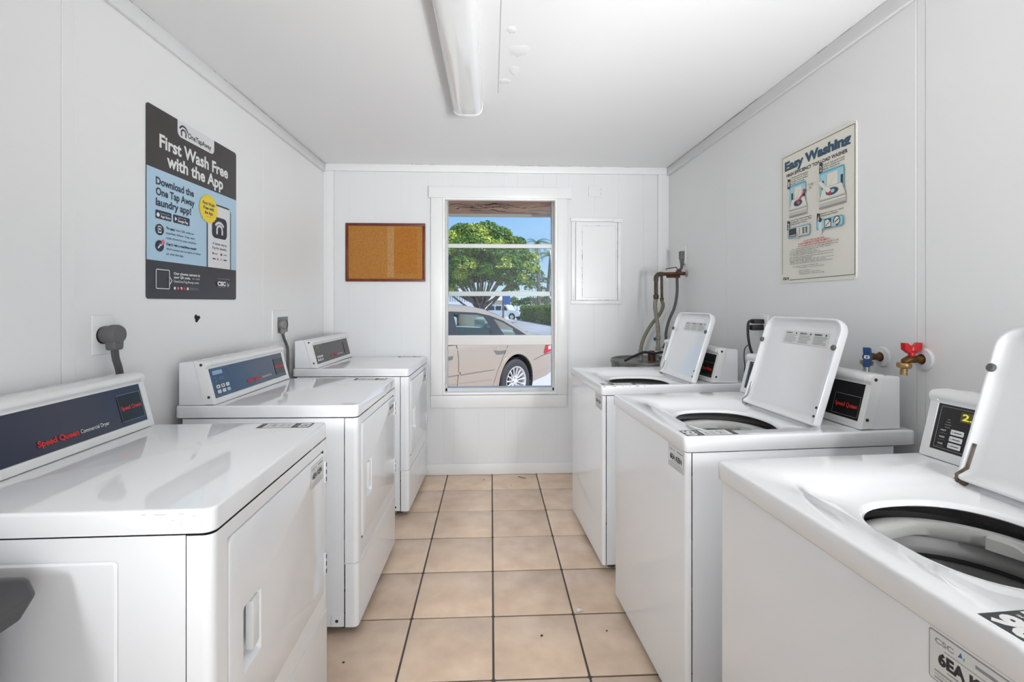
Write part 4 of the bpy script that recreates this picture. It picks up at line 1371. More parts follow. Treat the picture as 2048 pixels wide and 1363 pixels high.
def draw_washer(x, y, w, lidw, col, h):
    # pale blue wall patch, washer body, top, lid, opening
    P.rect(x + 0.003, y + h * 0.33, x + w - 0.008, y + h + 0.012, 'ink_cyan', 0.010)
    P.rect(x + 0.007, y + h * 0.33, x + w - 0.012, y + h + 0.004, 'ink_pale', 0.008)
    P.rect(x + 0.014, y + h * 0.55, x + 0.026, y + h * 0.82, 'dark_ink', 0.002)
    P.rect(x + w - 0.026, y + h * 0.55, x + w - 0.014, y + h * 0.82, 'dark_ink', 0.002)
    P.rect(x + w * 0.30, y + h * 0.50, x + w * 0.72, y + h * 0.99, 'ink_grey', 0.002)
    P.rect(x + w * 0.30 + 0.001, y + h * 0.50 + 0.001, x + w * 0.72 - 0.001, y + h * 0.99 - 0.001, 'poster_cream', 0.002)
    P.line([(x + w * 0.40, y + h * 0.60), (x + w * 0.60, y + h * 0.88)], 0.0008, 'ink_grey')
    P.poly([(x, y + h * 0.27), (x + w, y + h * 0.27), (x + w * 0.86, y + h * 0.60), (x + w * 0.14, y + h * 0.60)], 'dark_ink')
    P.poly([(x + 0.0015, y + h * 0.275), (x + w - 0.0015, y + h * 0.275), (x + w * 0.86 - 0.001, y + h * 0.593), (x + w * 0.14 + 0.001, y + h * 0.593)], 'poster_cream')
    P.circ(x + w * 0.5, y + h * 0.435, h * 0.115, 'ink_grey', 24, ru=w * 0.25)
    P.circ(x + w * 0.5, y + h * 0.43, h * 0.10, 'ink_title', 24, ru=w * 0.22)
    P.circ(x + w * 0.42, y + h * 0.43, h * 0.065, col, 16, ru=w * 0.09)
    P.circ(x + w * 0.53, y + h * 0.44, h * 0.05, 'ink_pale', 16, ru=w * 0.07)
    for i in range(5):
        k = ('ink_lgrey', 'poster_cream', 'ink_lgrey', 'ink_lgrey', 'ink_grey')[i]
        P.rect(x, y + h * (0.22 - 0.055 * i), x + w, y + h * (0.275 - 0.055 * i), k)
    P.line([(x, y + h * 0.225), (x + w, y + h * 0.225)], 0.0015, 'dark_ink')
draw_washer(0.060, 0.274, 0.118, 0.05, 'dark_ink', 0.128)
draw_washer(0.251, 0.274, 0.142, 0.06, 'ink_red', 0.134)
P.line([(0.122, 0.335), (0.172, 0.376)], 0.009, 'ink_red')
P.circ(0.120, 0.334, 0.008, 'ink_red', 12)
P.poly([(0.245, 0.378), (0.262, 0.386), (0.318, 0.338), (0.300, 0.330)], 'poster_cream')
P.line([(0.245, 0.378), (0.300, 0.330)], 0.001, 'ink_grey')
P.text('POUR', 0.186, 0.384, 0.009, 'dark_ink', 0.030, bold=0.0, res=1)
P.text('IN', 0.192, 0.371, 0.009, 'dark_ink', 0.012, bold=0.0, res=1)
P.part('panel_drawing')
P.rect(0.053, 0.183, 0.198, 0.229, 'ink_cyan', 0.008)
P.rect(0.057, 0.187, 0.194, 0.225, 'poster_cream', 0.006)
P.rect(0.061, 0.188, 0.112, 0.224, 'dark_ink', 0.001)
for i in range(4):
    P.rect(0.066 + i * 0.011, 0.191, 0.074 + i * 0.011, 0.197, 'ink_lgrey')
P.rect(0.128, 0.190, 0.190, 0.222, 'ink_grey', 0.003)
P.rect(0.129, 0.191, 0.189, 0.221, 'poster_cream', 0.003)
for i in range(4):
    for j in range(3):
        P.rect(0.133 + j * 0.019, 0.194 + i * 0.0065, 0.133 + j * 0.019 + (0.004 if j == 0 else 0.013), 0.1985 + i * 0.0065, 'dark_ink')
P.poly([(0.112, 0.176), (0.130, 0.178), (0.122, 0.204), (0.115, 0.204)], 'ink_lgrey')
P.part('coin_drawing')
P.rect(0.238, 0.192, 0.384, 0.232, 'ink_cyan', 0.010)
P.rect(0.243, 0.196, 0.379, 0.228, 'ink_pale', 0.008)
P.rect(0.252, 0.176, 0.270, 0.228, 'poster_cream', 0.002)
P.circ(0.261, 0.231, 0.009, 'dark_ink', 14)
P.rect(0.284, 0.194, 0.322, 0.229, 'ink_title', 0.002)
P.poly([(0.288, 0.198), (0.318, 0.198), (0.318, 0.214), (0.304, 0.226), (0.288, 0.224)], 'poster_cream')
P.line([(0.290, 0.202), (0.316, 0.218)], 0.003, 'dark_ink')
P.circ(0.350, 0.214, 0.019, 'dark_ink', 18)
P.circ(0.351, 0.215, 0.014, 'poster_cream', 18)
P.line([(0.342, 0.210), (0.362, 0.220)], 0.004, 'dark_ink')
P.poly([(0.330, 0.194), (0.344, 0.194), (0.352, 0.206), (0.336, 0.212)], 'ink_lgrey')
P.part('red_notice')
P.text('DO NOT OVERLOAD MACHINE', 0.222, 0.1565, 0.0072, 'ink_red', 0.122, 'C', bold=0.02, res=1)
P.text('PLEASE REMOVE CLOTHES PROMPTLY', 0.222, 0.1470, 0.0072, 'ink_red', 0.188, 'C', bold=0.02, res=1)
P.text('Do not wash articles with flammable liquids or oils', 0.243, 0.1385, 0.0062, 'ink_red', 0.234, 'C', bold=0.02, res=1)
P.part('small_print')
lines_ = [(0.082, 0.1305, 0.278), (0.072, 0.123, 0.250), (0.072, 0.1165, 0.17), (0.072, 0.110, 0.19), (0.072, 0.1035, 0.265), (0.072, 0.0945, 0.262), (0.072, 0.088, 0.145), (0.072, 0.0815, 0.266), (0.072, 0.075, 0.225), (0.072, 0.0685, 0.26)]
txt = ['This machine uses less water, use only high efficiency soap.', 'Check pockets before loading the tub of this washer.', 'Leave the lid closed in use.', 'Keep small children away from it.', 'Use only one measure of detergent for each load you wash.', 'If the machine does not start press the start key once more.', 'Do not open during spin.', 'Remove the laundry when the cycle has come to its end.', 'Wipe the tub and leave lid open.', 'We are not responsible for articles left in the machines.']
for (x, y, w), t in zip(lines_, txt):
    P.text(t, x, y, 0.0045, 'dark_ink', w, bold=0.01, res=1)
for (x, y, w, t) in ((0.094, 0.054, 0.036, 'For help'), (0.134, 0.056, 0.115, 'or to report a machine call'), (0.134, 0.049, 0.15, 'the number on the front sticker'), (0.134, 0.036, 0.07, 'para servicio'), (0.134, 0.029, 0.13, 'llame al número en la máquina'), (0.134, 0.022, 0.152, 'veinticuatro horas al día')):
    P.text(t, x, y, 0.0045, 'dark_ink', w, bold=0.01, res=1)
P.finish(pr)

# ---------------------------------------------------------------- outlets, plugs and cords
ol = thing('wall_outlet', 'white outlet plate above the nearest dryer, round grey plug in it', 'outlet', (XL, 1.5124, 1.1516))
G().rbox(0, -0.0395, -0.0605, 0.006, 0.0395, 0.0605, 0.0025, 2).build('plate', 'plastic', ol)
g = G().lathe([(0.027, 0.006), (0.027, 0.0085), (0.0005, 0.0086)], (0, 0.000, -0.002), (1, 0, 0), 24)
g.build('receptacle', 'cordblk', ol)
pg = thing('power_plug', 'round grey dryer plug with a flat cord, in the outlet above the nearest dryer', 'plug', (XL + 0.0087, 1.5124, 1.1516))
g = G()
prof = [(0.0245, 0.0), (0.0265, 0.003), (0.0265, 0.016), (0.030, 0.022), (0.0305, 0.040), (0.026, 0.048), (0.0005, 0.0495)]
g.lathe(prof, (0, 0.0, 0.0), (1, 0, 0), 28)
g.rbox(0.016, -0.022, -0.048, 0.046, 0.022, -0.005, 0.006, 2, fn=lambda x, y, z: (x, y * (1.0 + (z + 0.005) * 4), z))
g.build('plug_body', 'plug', pg, smooth=45)
cl_ = curve_pts([(0.031, 0.0, -0.046), (0.030, 0.006, -0.075), (0.026, 0.022, -0.105), (0.022, 0.032, -0.128), (0.016, 0.033, -0.136)], 6)
for off in (-0.0085, 0.0, 0.0085):
    G().tube([(p.x, p.y + off, p.z) for p in cl_], 0.0048, 8).build('cord', 'cord', pg)

ol2 = thing('wall_outlet', 'painted white outlet plate with a dark open socket, behind the middle dryer', 'outlet', (XL, 2.762, 1.1190))
g = G()
o_ = [(0.0, y, z) for y, z in rr(-0.116, -0.088, 0.100, 0.088, 0.006, 3)]
a_ = [(0.006, y, z) for y, z in rr(-0.114, -0.086, 0.098, 0.086, 0.005, 3)]
b_ = [(0.006, y, z) for y, z in rr(-0.060, -0.040, 0.082, 0.050, 0.003, 3)]
c_ = [(0.0005, y, z) for y, z in rr(-0.060, -0.040, 0.082, 0.050, 0.003, 3)]
g.loft([o_, a_, b_, c_], True, False, False)
g.build('plate', 'plastic', ol2)
g = G().box(0.0006, -0.060, -0.040, 0.003, 0.082, 0.050)
sk = g.build('socket', 'outlet', ol2, smooth=0)
G().lathe([(0.027, 0.003), (0.024, 0.0095), (0.0005, 0.0097)], (0, 0.048, 0.004), (1, 0, 0), 20).build('socket_face', 'cordblk', sk)
for (y, z) in ((0.042, 0.010), (0.054, 0.010), (0.048, -0.006)):
    G().box(0.0096, y - 0.0014, z - 0.005, 0.0101, y + 0.0014, z + 0.005).build('slot', 'debris', sk, smooth=0)
pg2 = thing('power_plug', 'grey plug with a thin cord, in the dark socket behind the middle dryer', 'plug', (XL + 0.0035, 2.762, 1.1190))
g = G()
g.lathe([(0.026, 0.0), (0.028, 0.003), (0.028, 0.022), (0.024, 0.028), (0.0005, 0.029)], (0, -0.020, 0.006), (1, 0, 0), 22)
g.rbox(0.004, -0.036, -0.046, 0.024, -0.004, -0.004, 0.004, 2)
g.build('plug_body', 'outlet', pg2, smooth=45)
cl_ = curve_pts([(0.014, -0.020, -0.042), (0.016, -0.006, -0.075), (0.020, 0.016, -0.110), (0.024, 0.024, -0.150), (0.024, 0.026, -0.30)], 6)
G().tube([tuple(p) for p in cl_], 0.0075, 10).build('cord', 'cord', pg2)

# outlet and black plug behind the middle washer
ol3 = thing('wall_outlet', 'white outlet plate on the right wall behind the raised lid of the middle washer', 'outlet', (XR, 2.215, 1.135))
G().rbox(-0.006, -0.036, -0.058, 0, 0.036, 0.058, 0.002, 2).build('plate', 'plastic', ol3)
pg3 = thing('power_plug', 'black plug and cord in the outlet behind the raised lid of the middle washer', 'plug', (XR - 0.006, 2.225, 1.135))
g = G()
g.rbox(-0.050, -0.020, 0.014, 0, 0.020, 0.036, 0.005, 2)
g.rbox(-0.058, -0.016, -0.018, 0, 0.016, 0.008, 0.005, 2)
g.build('plug_body', 'cordblk', pg3)
G().tube([tuple(p) for p in curve_pts([(-0.045, 0.010, 0.030), (-0.062, 0.012, 0.018), (-0.066, 0.010, -0.03), (-0.060, 0.006, -0.09), (-0.040, 0.004, -0.16), (-0.030, 0.0, -0.23)], 6)], 0.0062, 8).build('cord', 'cordblk', pg3)
G().tube([tuple(p) for p in curve_pts([(-0.060, 0.006, -0.085), (-0.070, 0.030, -0.11), (-0.060, 0.055, -0.16), (-0.052, 0.062, -0.20), (-0.048, 0.075, -0.23), (-0.04, 0.08, -0.26)], 6)], 0.0022, 6).build('wire', 'cordblk', pg3)

# ---------------------------------------------------------------- taps on the right wall
def tap(y, z, label, lk, red):
    t = thing('water_tap', label, 'tap', (XR, y, z))
    g = G().lathe([(0.0345, 0.0), (0.0345, 0.003), (0.031, 0.007), (0.016, 0.010), (0.016, 0.0)], (0, 0, 0), (-1, 0, 0), 32)
    g.build('escutcheon', 'esc', t)
    # body
    g = G()
    tip = (-0.056, 0.004, -0.012) if red else (-0.052, 0.0, -0.010)
    pts = [(-0.002, 0, 0), (-0.014, 0, 0), (-0.024, 0, 0.0), (-0.036, 0, 0.001), (-0.048, 0.0, 0.0), (tip[0], tip[1], -0.006), (tip[0] - 0.002, tip[1], -0.014)]
    g.tube(pts, [0.0125, 0.0135, 0.0105, 0.0125, 0.0115, 0.0112, 0.0105], 14)
    g.build('body', 'brass', t)
    ex_ = tip[0] - 0.003
    g = G().lathe([(0.0105, 0.0), (0.0185, 0.001), (0.0195, 0.004), (0.0195, 0.012), (0.017, 0.016), (0.011, 0.018)], (ex_, tip[1], -0.011), (-0.08, 0, -1), 12)
    g.build('hose_nut', 'brass_light', t)
    g = G().lathe([(0.0085, 0.0), (0.0085, 0.005), (0.0100, 0.006), (0.0100, 0.009), (0.0085, 0.010), (0.0085, 0.014), (0.0100, 0.015), (0.0100, 0.020), (0.008, 0.021)], (ex_ - 0.001, tip[1], -0.028), (-0.08, 0, -1), 12)
    g.build('hose_fitting', 'chrome' if not red else 'brass_light', t)
    g = G()
    if red:
        g.lathe([(0.009, 0.0), (0.009, 0.012), (0.013, 0.016), (0.013, 0.028), (0.008, 0.030)], (-0.040, 0, 0.010), (0, 0, 1), 14)
        for s_ in (-1, 1):
            poly = [(0.0, 0.022), (0.018, 0.018), (0.050, 0.030), (0.052, 0.050), (0.034, 0.050), (0.016, 0.042), (0.0, 0.040)]
            g.extr(poly, lambda a, p, q, s_=s_: (-0.040 - s_ * p * 0.62, a - s_ * p * 0.10, q), -0.008, 0.008)
    else:
        o = Vector((-0.046, 0.0, 0.0))
        ax = Vector((-0.80, -0.58, 0.05)).normalized()
        up = Vector((0, 0, 1))
        up = (up - ax * up.dot(ax)).normalized()
        sd = ax.cross(up)
        g.lathe([(0.009, 0.0), (0.012, 0.010), (0.014, 0.014), (0.014, 0.026), (0.011, 0.028), (0.0005, 0.028)], o, ax, 16)
        for s_ in (-1, 1):
            poly = [(0.0, 0.016), (0.012, 0.014), (0.028, 0.020), (0.032, 0.034), (0.020, 0.034), (0.0, 0.027)]
            g.extr(poly, lambda a, p, q, s_=s_: tuple(o + up * (s_ * p) + ax * q + sd * a), -0.010, 0.010)
    hd = g.build('handle', lk, t)
    if not red:
        gg = G().lathe([(0.0085, 0.0283), (0.0083, 0.029), (0.0005, 0.0291)], o, ax, 16)
        db = gg.build('button', 'sticker', hd)
        gg = G().lathe([(0.003, 0.0292), (0.0005, 0.0296)], o, ax, 8)
        gg.build('button_mark', 'blue_pl', hd)
    return t
tap(1.378, 1.078, 'brass water tap with a red wing handle and white wall flange', 'red_pl', True)
tap(1.530, 1.068, 'brass water tap with a blue handle, between the red tap and the raised lid', 'blue_pl', False)

# ---------------------------------------------------------------- corner: galvanised tank, pipes, hoses
tk = thing('metal_tank', 'round galvanised metal tank in the corner behind the farthest washer', 'tank', (1.035, 3.115, 0))
g = G()
g.lathe([(0.224, 0.0), (0.224, 0.845), (0.231, 0.850), (0.232, 0.868), (0.226, 0.874), (0.218, 0.870), (0.212, 0.862), (0.19, 0.860), (0.0005, 0.868)], (0, 0, 0), (0, 0, 1), 48)
g.build('shell', 'galv', tk)
G().lathe([(0.0225, 0.0), (0.0255, 0.034), (0.024, 0.058), (0.018, 0.066), (0.0005, 0.068)], (0.035, -0.02, 0.864), (0, 0, 1), 12).build('valve_cap', 'copper', tk)
G().tube([tuple(p) for p in curve_pts([(-0.17, -0.11, 0.876), (-0.11, -0.07, 0.896), (-0.03, -0.06, 0.924), (0.03, -0.06, 0.916), (0.10, -0.05, 0.922), (0.17, -0.05, 0.90)], 8)], 0.0085, 8).build('strap', 'cordblk', tk)

def wp_(px, py, Y):
    """point of the photograph at a given distance along the room"""
    s_, c_ = math.sin(math.atan(42 / 942)), math.cos(math.atan(42 / 942))
    k = (px - 1024) / 942
    d = (s_ + k * c_, c_ - k * s_, (605 - py) / 942)
    t = Y / d[1]
    return Vector((d[0] * t, Y, 1.25 + d[2] * t))
PYc = 3.12
pp = thing('copper_pipe', 'tarnished copper pipe with elbow coming out of the right wall above the tank', 'pipe', (0, 0, 0))
wall_pt = Vector((XR, PYc, 1.447))
el_pt = wp_(1312, 548, PYc)
dn_pt = wp_(1310, 592, PYc)
G().tube([wall_pt, el_pt + Vector((0.025, 0, 0))], 0.0115, 12).build('pipe', 'copper', pp)
arc_ = [el_pt + Vector((0.028 - 0.028 * math.sin(i / 6 * PI / 2), 0, -0.028 + 0.028 * math.cos(i / 6 * PI / 2))) for i in range(7)]
G().tube([el_pt + Vector((0.045, 0, 0))] + arc_ + [el_pt + Vector((0, 0, -0.045))], 0.0155, 12).build('elbow', 'pipe', pp)
G().tube([el_pt + Vector((0, 0, -0.03)), Vector((el_pt.x, PYc, dn_pt.z))], 0.0125, 12).build('pipe', 'pipe', pp)
G().lathe([(0.013, 0.012), (0.0185, 0.008), (0.0185, -0.014), (0.0145, -0.020)], (el_pt.x, PYc, dn_pt.z), (0, 0, 1), 8).build('union_nut', 'pipe', pp)
t2 = wp_(1323, 550, PYc)
G().tube([(t2.x, PYc, el_pt.z), (t2.x + 0.003, PYc, wp_(1324, 597, PYc).z)], 0.0085, 10).build('pipe', 'pipe', pp)
G().lathe([(0.010, 0.008), (0.0125, 0.006), (0.0125, -0.010), (0.010, -0.012)], (t2.x + 0.003, PYc, wp_(1324, 597, PYc).z), (0, 0, 1), 8).build('union_nut', 'brass', pp)
g = G()
g.tube([(el_pt.x + 0.07, PYc - 0.004, el_pt.z - 0.016), (el_pt.x + 0.16, PYc - 0.004, el_pt.z - 0.014)], [0.008, 0.011], 8)
g.build('valve_stem', 'copper', pp)
g = G().lathe([(0.024, 0), (0.024, 0.003), (0.012, 0.012), (0.012, 0.0)], (XR, PYc, 1.447), (-1, 0, 0), 20)
g.build('flange', 'chrome', pp)
g = G().lathe([(0.017, -0.012), (0.019, -0.004), (0.019, 0.010), (0.015, 0.014)], wp_(1358, 545, PYc), (1, 0, 0), 10)
g.build('union_nut', 'copper', pp)
G().tube([wp_(1358, 543, PYc), wp_(1352, 534, PYc), wp_(1334, 537, PYc), wp_(1332, 539, PYc)], 0.0035, 6).build('lever', 'brass', pp)

for q_ in (wp_(1281.5, 703, PYc - 0.02), wp_(1314.5, 704, PYc)):
    G().lathe([(0.016, 0.0), (0.018, 0.006), (0.012, 0.010), (0.012, 0.030), (0.0155, 0.034), (0.0155, q_.z - 0.880)], (q_.x - 1.035, q_.y - 3.115, 0.864), (0, 0, 1), 12).build('nipple', 'outlet', tk)
h1 = thing('water_hose', 'pale grey braided hose from the pipe elbow straight down to the tank', 'hose', (0, 0, 0))
G().tube(curve_pts([Vector((el_pt.x, PYc, dn_pt.z - 0.012)), wp_(1310, 612, PYc), wp_(1313, 634, PYc), wp_(1316, 656, PYc), wp_(1316, 676, PYc)], 6), 0.0135, 12).build('hose', 'hose', h1)
z7, z8 = wp_(1316, 672, PYc), wp_(1313, 704, PYc)
G().lathe([(0.0165, 0.0), (0.0165, -0.02), (0.013, -0.024), (0.0135, -0.07), (0.017, -0.075), (0.017, -0.098)], z7, (0, 0, 1), 10).build('coupling', 'hose', h1)
G().rbox(z7.x - 0.030, PYc - 0.006, z7.z - 0.030, z7.x - 0.016, PYc + 0.006, z7.z - 0.008, 0.003, 1).build('valve_lever', 'blue_pl', h1)
h2 = thing('water_hose', 'olive grey hose curving down left to the tank', 'hose', (0, 0, 0))
G().tube(curve_pts([Vector((t2.x + 0.003, PYc + 0.006, wp_(1324, 600, PYc).z)), wp_(1326, 612, PYc + 0.012), wp_(1318, 630, PYc + 0.03), wp_(1303, 648, PYc + 0.03), wp_(1289, 672, PYc), wp_(1283, 690, PYc - 0.02), wp_(1281.5, 703, PYc - 0.02)], 6), 0.0115, 12).build('hose', 'hose2', h2)
G().lathe([(0.013, 0.014), (0.0155, 0.012), (0.0155, -0.004), (0.011, -0.012)], wp_(1281.5, 703, PYc - 0.02), (0, 0, 1), 8).build('union_nut', 'outlet', h2)
pg4 = thing('power_plug', 'dark grey plug and hanging cord in the corner above the copper pipe', 'plug', (0, 0, 0))
pz = wp_(1368, 512, 3.165)
g = G()
g.rbox(-0.032, -0.017, -0.026, 0.002, 0.017, 0.034, 0.007, 2, fn=lambda x, y, z: (XR + x, 3.165 + y * (1 + z * 4), pz.z + z))
g.rbox(-0.028, -0.010, -0.046, -0.004, 0.010, -0.022, 0.005, 2, fn=lambda x, y, z: (XR + x, 3.165 + y, pz.z + z))
g.build('plug_body', 'plug', pg4)
G().tube(curve_pts([(XR - 0.016, 3.165, pz.z - 0.044), (XR - 0.022, 3.16, pz.z - 0.085), (XR - 0.055, 3.15, pz.z - 0.108), wp_(1354, 556, 3.15), wp_(1354, 585, 3.15), wp_(1349, 614, 3.15), wp_(1338, 640, 3.15), wp_(1332, 665, 3.15), wp_(1332, 684, 3.17), wp_(1326, 696, 3.18)], 6), 0.0095, 10).build('cord', 'cord', pg4)
op = thing('wall_outlet', 'small white outlet plate in the far right corner, dark grey plug in it', 'outlet', (XR, 3.165, pz.z + 0.004))
G().rbox(-0.0045, -0.036, -0.060, 0, 0.036, 0.060, 0.002, 2).build('plate', 'wall', op)
G().box(-0.006, -0.016, -0.062, -0.0044, 0.016, -0.056).build('slot', 'debris', op, smooth=0)

# ---------------------------------------------------------------- black bin beside the nearest dryer
bn = thing('trash_bin', 'black plastic swing-lid bin at the left edge, in front of the nearest dryer', 'trash bin', (-0.962, 0.655, 0))
g = G()
rings = []
for z, w, d in ((0.0, 0.125, 0.125), (0.01, 0.13, 0.13), (0.72, 0.152, 0.157), (0.735, 0.155, 0.160)):
    rings.append([(x, y, z) for x, y in rr(-w, -d, w, d, 0.03, 4)])
g.loft(rings, True, True, True)
g.build('bin_body', 'bin', bn)
g = G()
rings = []
for z, w, d, r in ((0.722, 0.178, 0.180, 0.02), (0.752, 0.190, 0.192, 0.022), (0.756, 0.190, 0.192, 0.022), (0.780, 0.184, 0.186, 0.018), (0.784, 0.180, 0.182, 0.016), (0.83, 0.10, 0.10, 0.02), (0.845, 0.06, 0.06, 0.02)):
    rings.append([(x, y, z) for x, y in rr(-w, -d, w, d, r, 4)])
g.loft(rings, True, True, True)
g.build('lid', 'bin', bn)

# ---------------------------------------------------------------- litter on the floor
g = G()
for i in range(9):
    g.ball((0.358 + random.uniform(-0.008, 0.008), 1.893 + random.uniform(-0.006, 0.006), 0.006 + random.uniform(0, 0.004)), random.uniform(0.004, 0.008), 0, 7, 5, (1.2, 1, 0.8))
tag(g.build('lint_ball', 'lint'), 'crumpled white lint ball on the floor by the middle washer', 'lint')
spots = [((0.215, 3.36), 0.045, -0.3, 'thin dark bent twig on the floor near the baseboard'), ((-0.05, 3.33), 0.008, 0, 'dark crumb on the floor near the baseboard, left of the twig'), ((-0.512, 1.66), 0.008, 0.4, 'dark crumb on the floor by the middle dryer'), ((0.135, 3.22), 0.012, 0.9, 'pale flake on the floor tiles below the window'), ((0.44, 1.776), 0.007, 0.2, 'dark crumb on the floor near the middle washer'), ((0.19, 1.76), 0.010, 0.5, 'brownish smudge of dirt on the middle tile')]
for i, ((x, y), l, a, lb) in enumerate(spots):
    g = G()
    if i == 0:
        g.tube(curve_pts([(-0.025, 0.012, 0.002), (0.0, 0.004, 0.003), (0.02, -0.006, 0.002), (0.035, -0.008, 0.002)], 4), 0.0018, 6)
    else:
        g.ball((0, 0, l * 0.28), l * 0.5, 0, 7, 5, (1.2, 0.8, 0.55))
    o = g.build('twig' if i == 0 else 'crumb', 'lint' if i == 3 else 'debris')
    o.location = (x, y, 0.0)
    o.rotation_euler = (0, 0, a)
    tag(o, lb, 'litter')

# ---------------------------------------------------------------- outside: ground
GZ = -0.211
def ground_z(y):
    return GZ if y < 40 else GZ - (y - 40) * 0.036
ys_ = [3.62, 8.6, 14, 22, 30, 40, 50, 62, 80, 110, 160]
g = G()
g.loft([[(x, y, ground_z(y)) for x in (-60, -20, 0, 20, 90)] for y in ys_], False)
struct(g.build('ground', 'asphalt', smooth=0, recalc=False))
g = G()
g.rbox(-20, 3.62, GZ - 0.05, 30, 13.2, GZ + 0.004, 0.002, 1)
struct(g.build('apron', 'concrete', smooth=0))

def at(px, py, depth):
    """world point of a photograph pixel at a given distance"""
    s_, c_ = math.sin(math.atan(42 / 942)), math.cos(math.atan(42 / 942))
    k = (px - 1024) / 942
    return Vector(((s_ + k * c_) * depth, (c_ - k * s_) * depth, 1.25 + (605 - py) / 942 * depth))

# ---------------------------------------------------------------- sedan outside the window
CF, CN = Vector((-0.68, -0.7332, 0)), Vector((0.7332, -0.68, 0))
CR = Vector((0.368, 6.79, 0)) - CN * 0.90
car = thing('car', 'champagne beige sedan parked outside the window, seen from its rear side', 'car', (CR.x, CR.y, GZ), math.atan2(CF.y, CF.x))
# body stations: x, half width, bottom, shoulder, centre top
ST = [(-1.16, 0.70, 0.42, 0.74, 0.76), (-1.12, 0.78, 0.34, 0.88, 0.90), (-1.00, 0.845, 0.30, 0.925, 0.955), (-0.80, 0.880, 0.26, 0.94, 0.975), (-0.45, 0.905, 0.22, 0.945, 0.98), (0.0, 0.915, 0.20, 0.94, 0.965), (0.5, 0.920, 0.19, 0.935, 0.95), (1.0, 0.922, 0.185, 0.930, 0.94), (1.6, 0.922, 0.185, 0.925, 0.94), (2.2, 0.918, 0.19, 0.915, 0.965), (2.7, 0.905, 0.20, 0.875, 0.93), (3.2, 0.88, 0.22, 0.80, 0.86), (3.55, 0.80, 0.26, 0.70, 0.76), (3.75, 0.62, 0.32, 0.60, 0.64)]
def half(st):
    x, w, zb, zs, zt = st
    return [(0.0, zb), (w * 0.80, zb), (w * 0.955, zb + 0.05), (w * 0.985, zb + 0.16), (w * 0.998, 0.5 * (zb + zs) - 0.06), (w * 1.0, 0.5 * (zb + zs) + 0.06), (w * 0.99, zs - 0.16), (w * 0.968, zs - 0.06), (w * 0.945, zs - 0.018), (w * 0.90, zs + 0.002), (w * 0.6, zs + (zt - zs) * 0.6), (0.0, zt)]
def ring(st):
    h = half(st)
    return [(st[0], y, z) for y, z in h] + [(st[0], -y, z) for y, z in h[-2:0:-1]]
def side_y(x, z):
    """half width of the body side at (x, z)"""
    for a, b in zip(ST[:-1], ST[1:]):
        if a[0] <= x <= b[0]:
            t = (x - a[0]) / (b[0] - a[0])
            st = tuple(p + (q - p) * t for p, q in zip(a, b))
            break
    else:
        st = ST[0] if x < 0 else ST[-1]
    h = half(st)[2:9]
    for (y0, z0), (y1, z1) in zip(h[:-1], h[1:]):
        if z0 <= z <= z1:
            t = (z - z0) / max(z1 - z0, 1e-6)
            return y0 + (y1 - y0) * t
    return h[-1][0] if z > h[-1][1] else h[0][0]
g = G()
g.loft([ring(s_) for s_ in ST], True, True, True)
body_o = g.build('body', 'paint_car', car, smooth=50)
# wheel arches cut out of the body
def cut(obj, x, r):
    gc = G()
    for s_ in (1, -1):
        gc.lathe([(r, 0.58), (r, 1.1)], (x, 0, 0.335), (0, s_, 0), 40)
    co = gc.build('cutter', 'car_trim', None, smooth=0)
    co.matrix_world = obj.matrix_world
    co.parent = car
    md = obj.modifiers.new('arch', 'BOOLEAN')
    md.object = co
    md.operation = 'DIFFERENCE'
    md.solver = 'EXACT'
    bpy.context.view_layer.update()
    dg = bpy.context.evaluated_depsgraph_get()
    nm = bpy.data.meshes.new_from_object(obj.evaluated_get(dg))
    obj.modifiers.clear()
    obj.data = nm
    bpy.data.objects.remove(co)
    nm.polygons.foreach_set('use_smooth', [True] * len(nm.polygons))
    nm.set_sharp_from_angle(angle=math.radians(40))
for wx in (0.0, 2.82):
    cut(body_o, wx, 0.385)
# arch liners and flared lips
for wx in (0.0, 2.82):
    for s_ in (1, -1):
        g = G()
        g.lathe([(0.384, 0.56), (0.384, 0.90)], (wx, 0, 0.335), (0, s_, 0), 40, 0, False)
        g.lathe([(0.384, 0.56), (0.0005, 0.56)], (wx, 0, 0.335), (0, s_, 0), 40, 0, False)
        keep = G()
        g.build('arch_liner', 'tyre', car, recalc=False)
        g = G()
        ra, rb = [], []
        rings = []
        for i in range(31):
            a = math.radians(-18 + i * 216 / 30)
            pts = []
            for rr_, off in ((0.383, -0.012), (0.386, 0.006), (0.402, 0.010), (0.425, 0.004), (0.432, -0.004)):
                x, z = wx + rr_ * math.cos(a), 0.335 + rr_ * math.sin(a)
                pts.append((x, s_ * (side_y(x, min(max(z, 0.24), 0.9)) + off), z))
            rings.append(pts)
        g.loft(rings, False)
        g.build('arch_lip', 'paint_car', car, smooth=60)
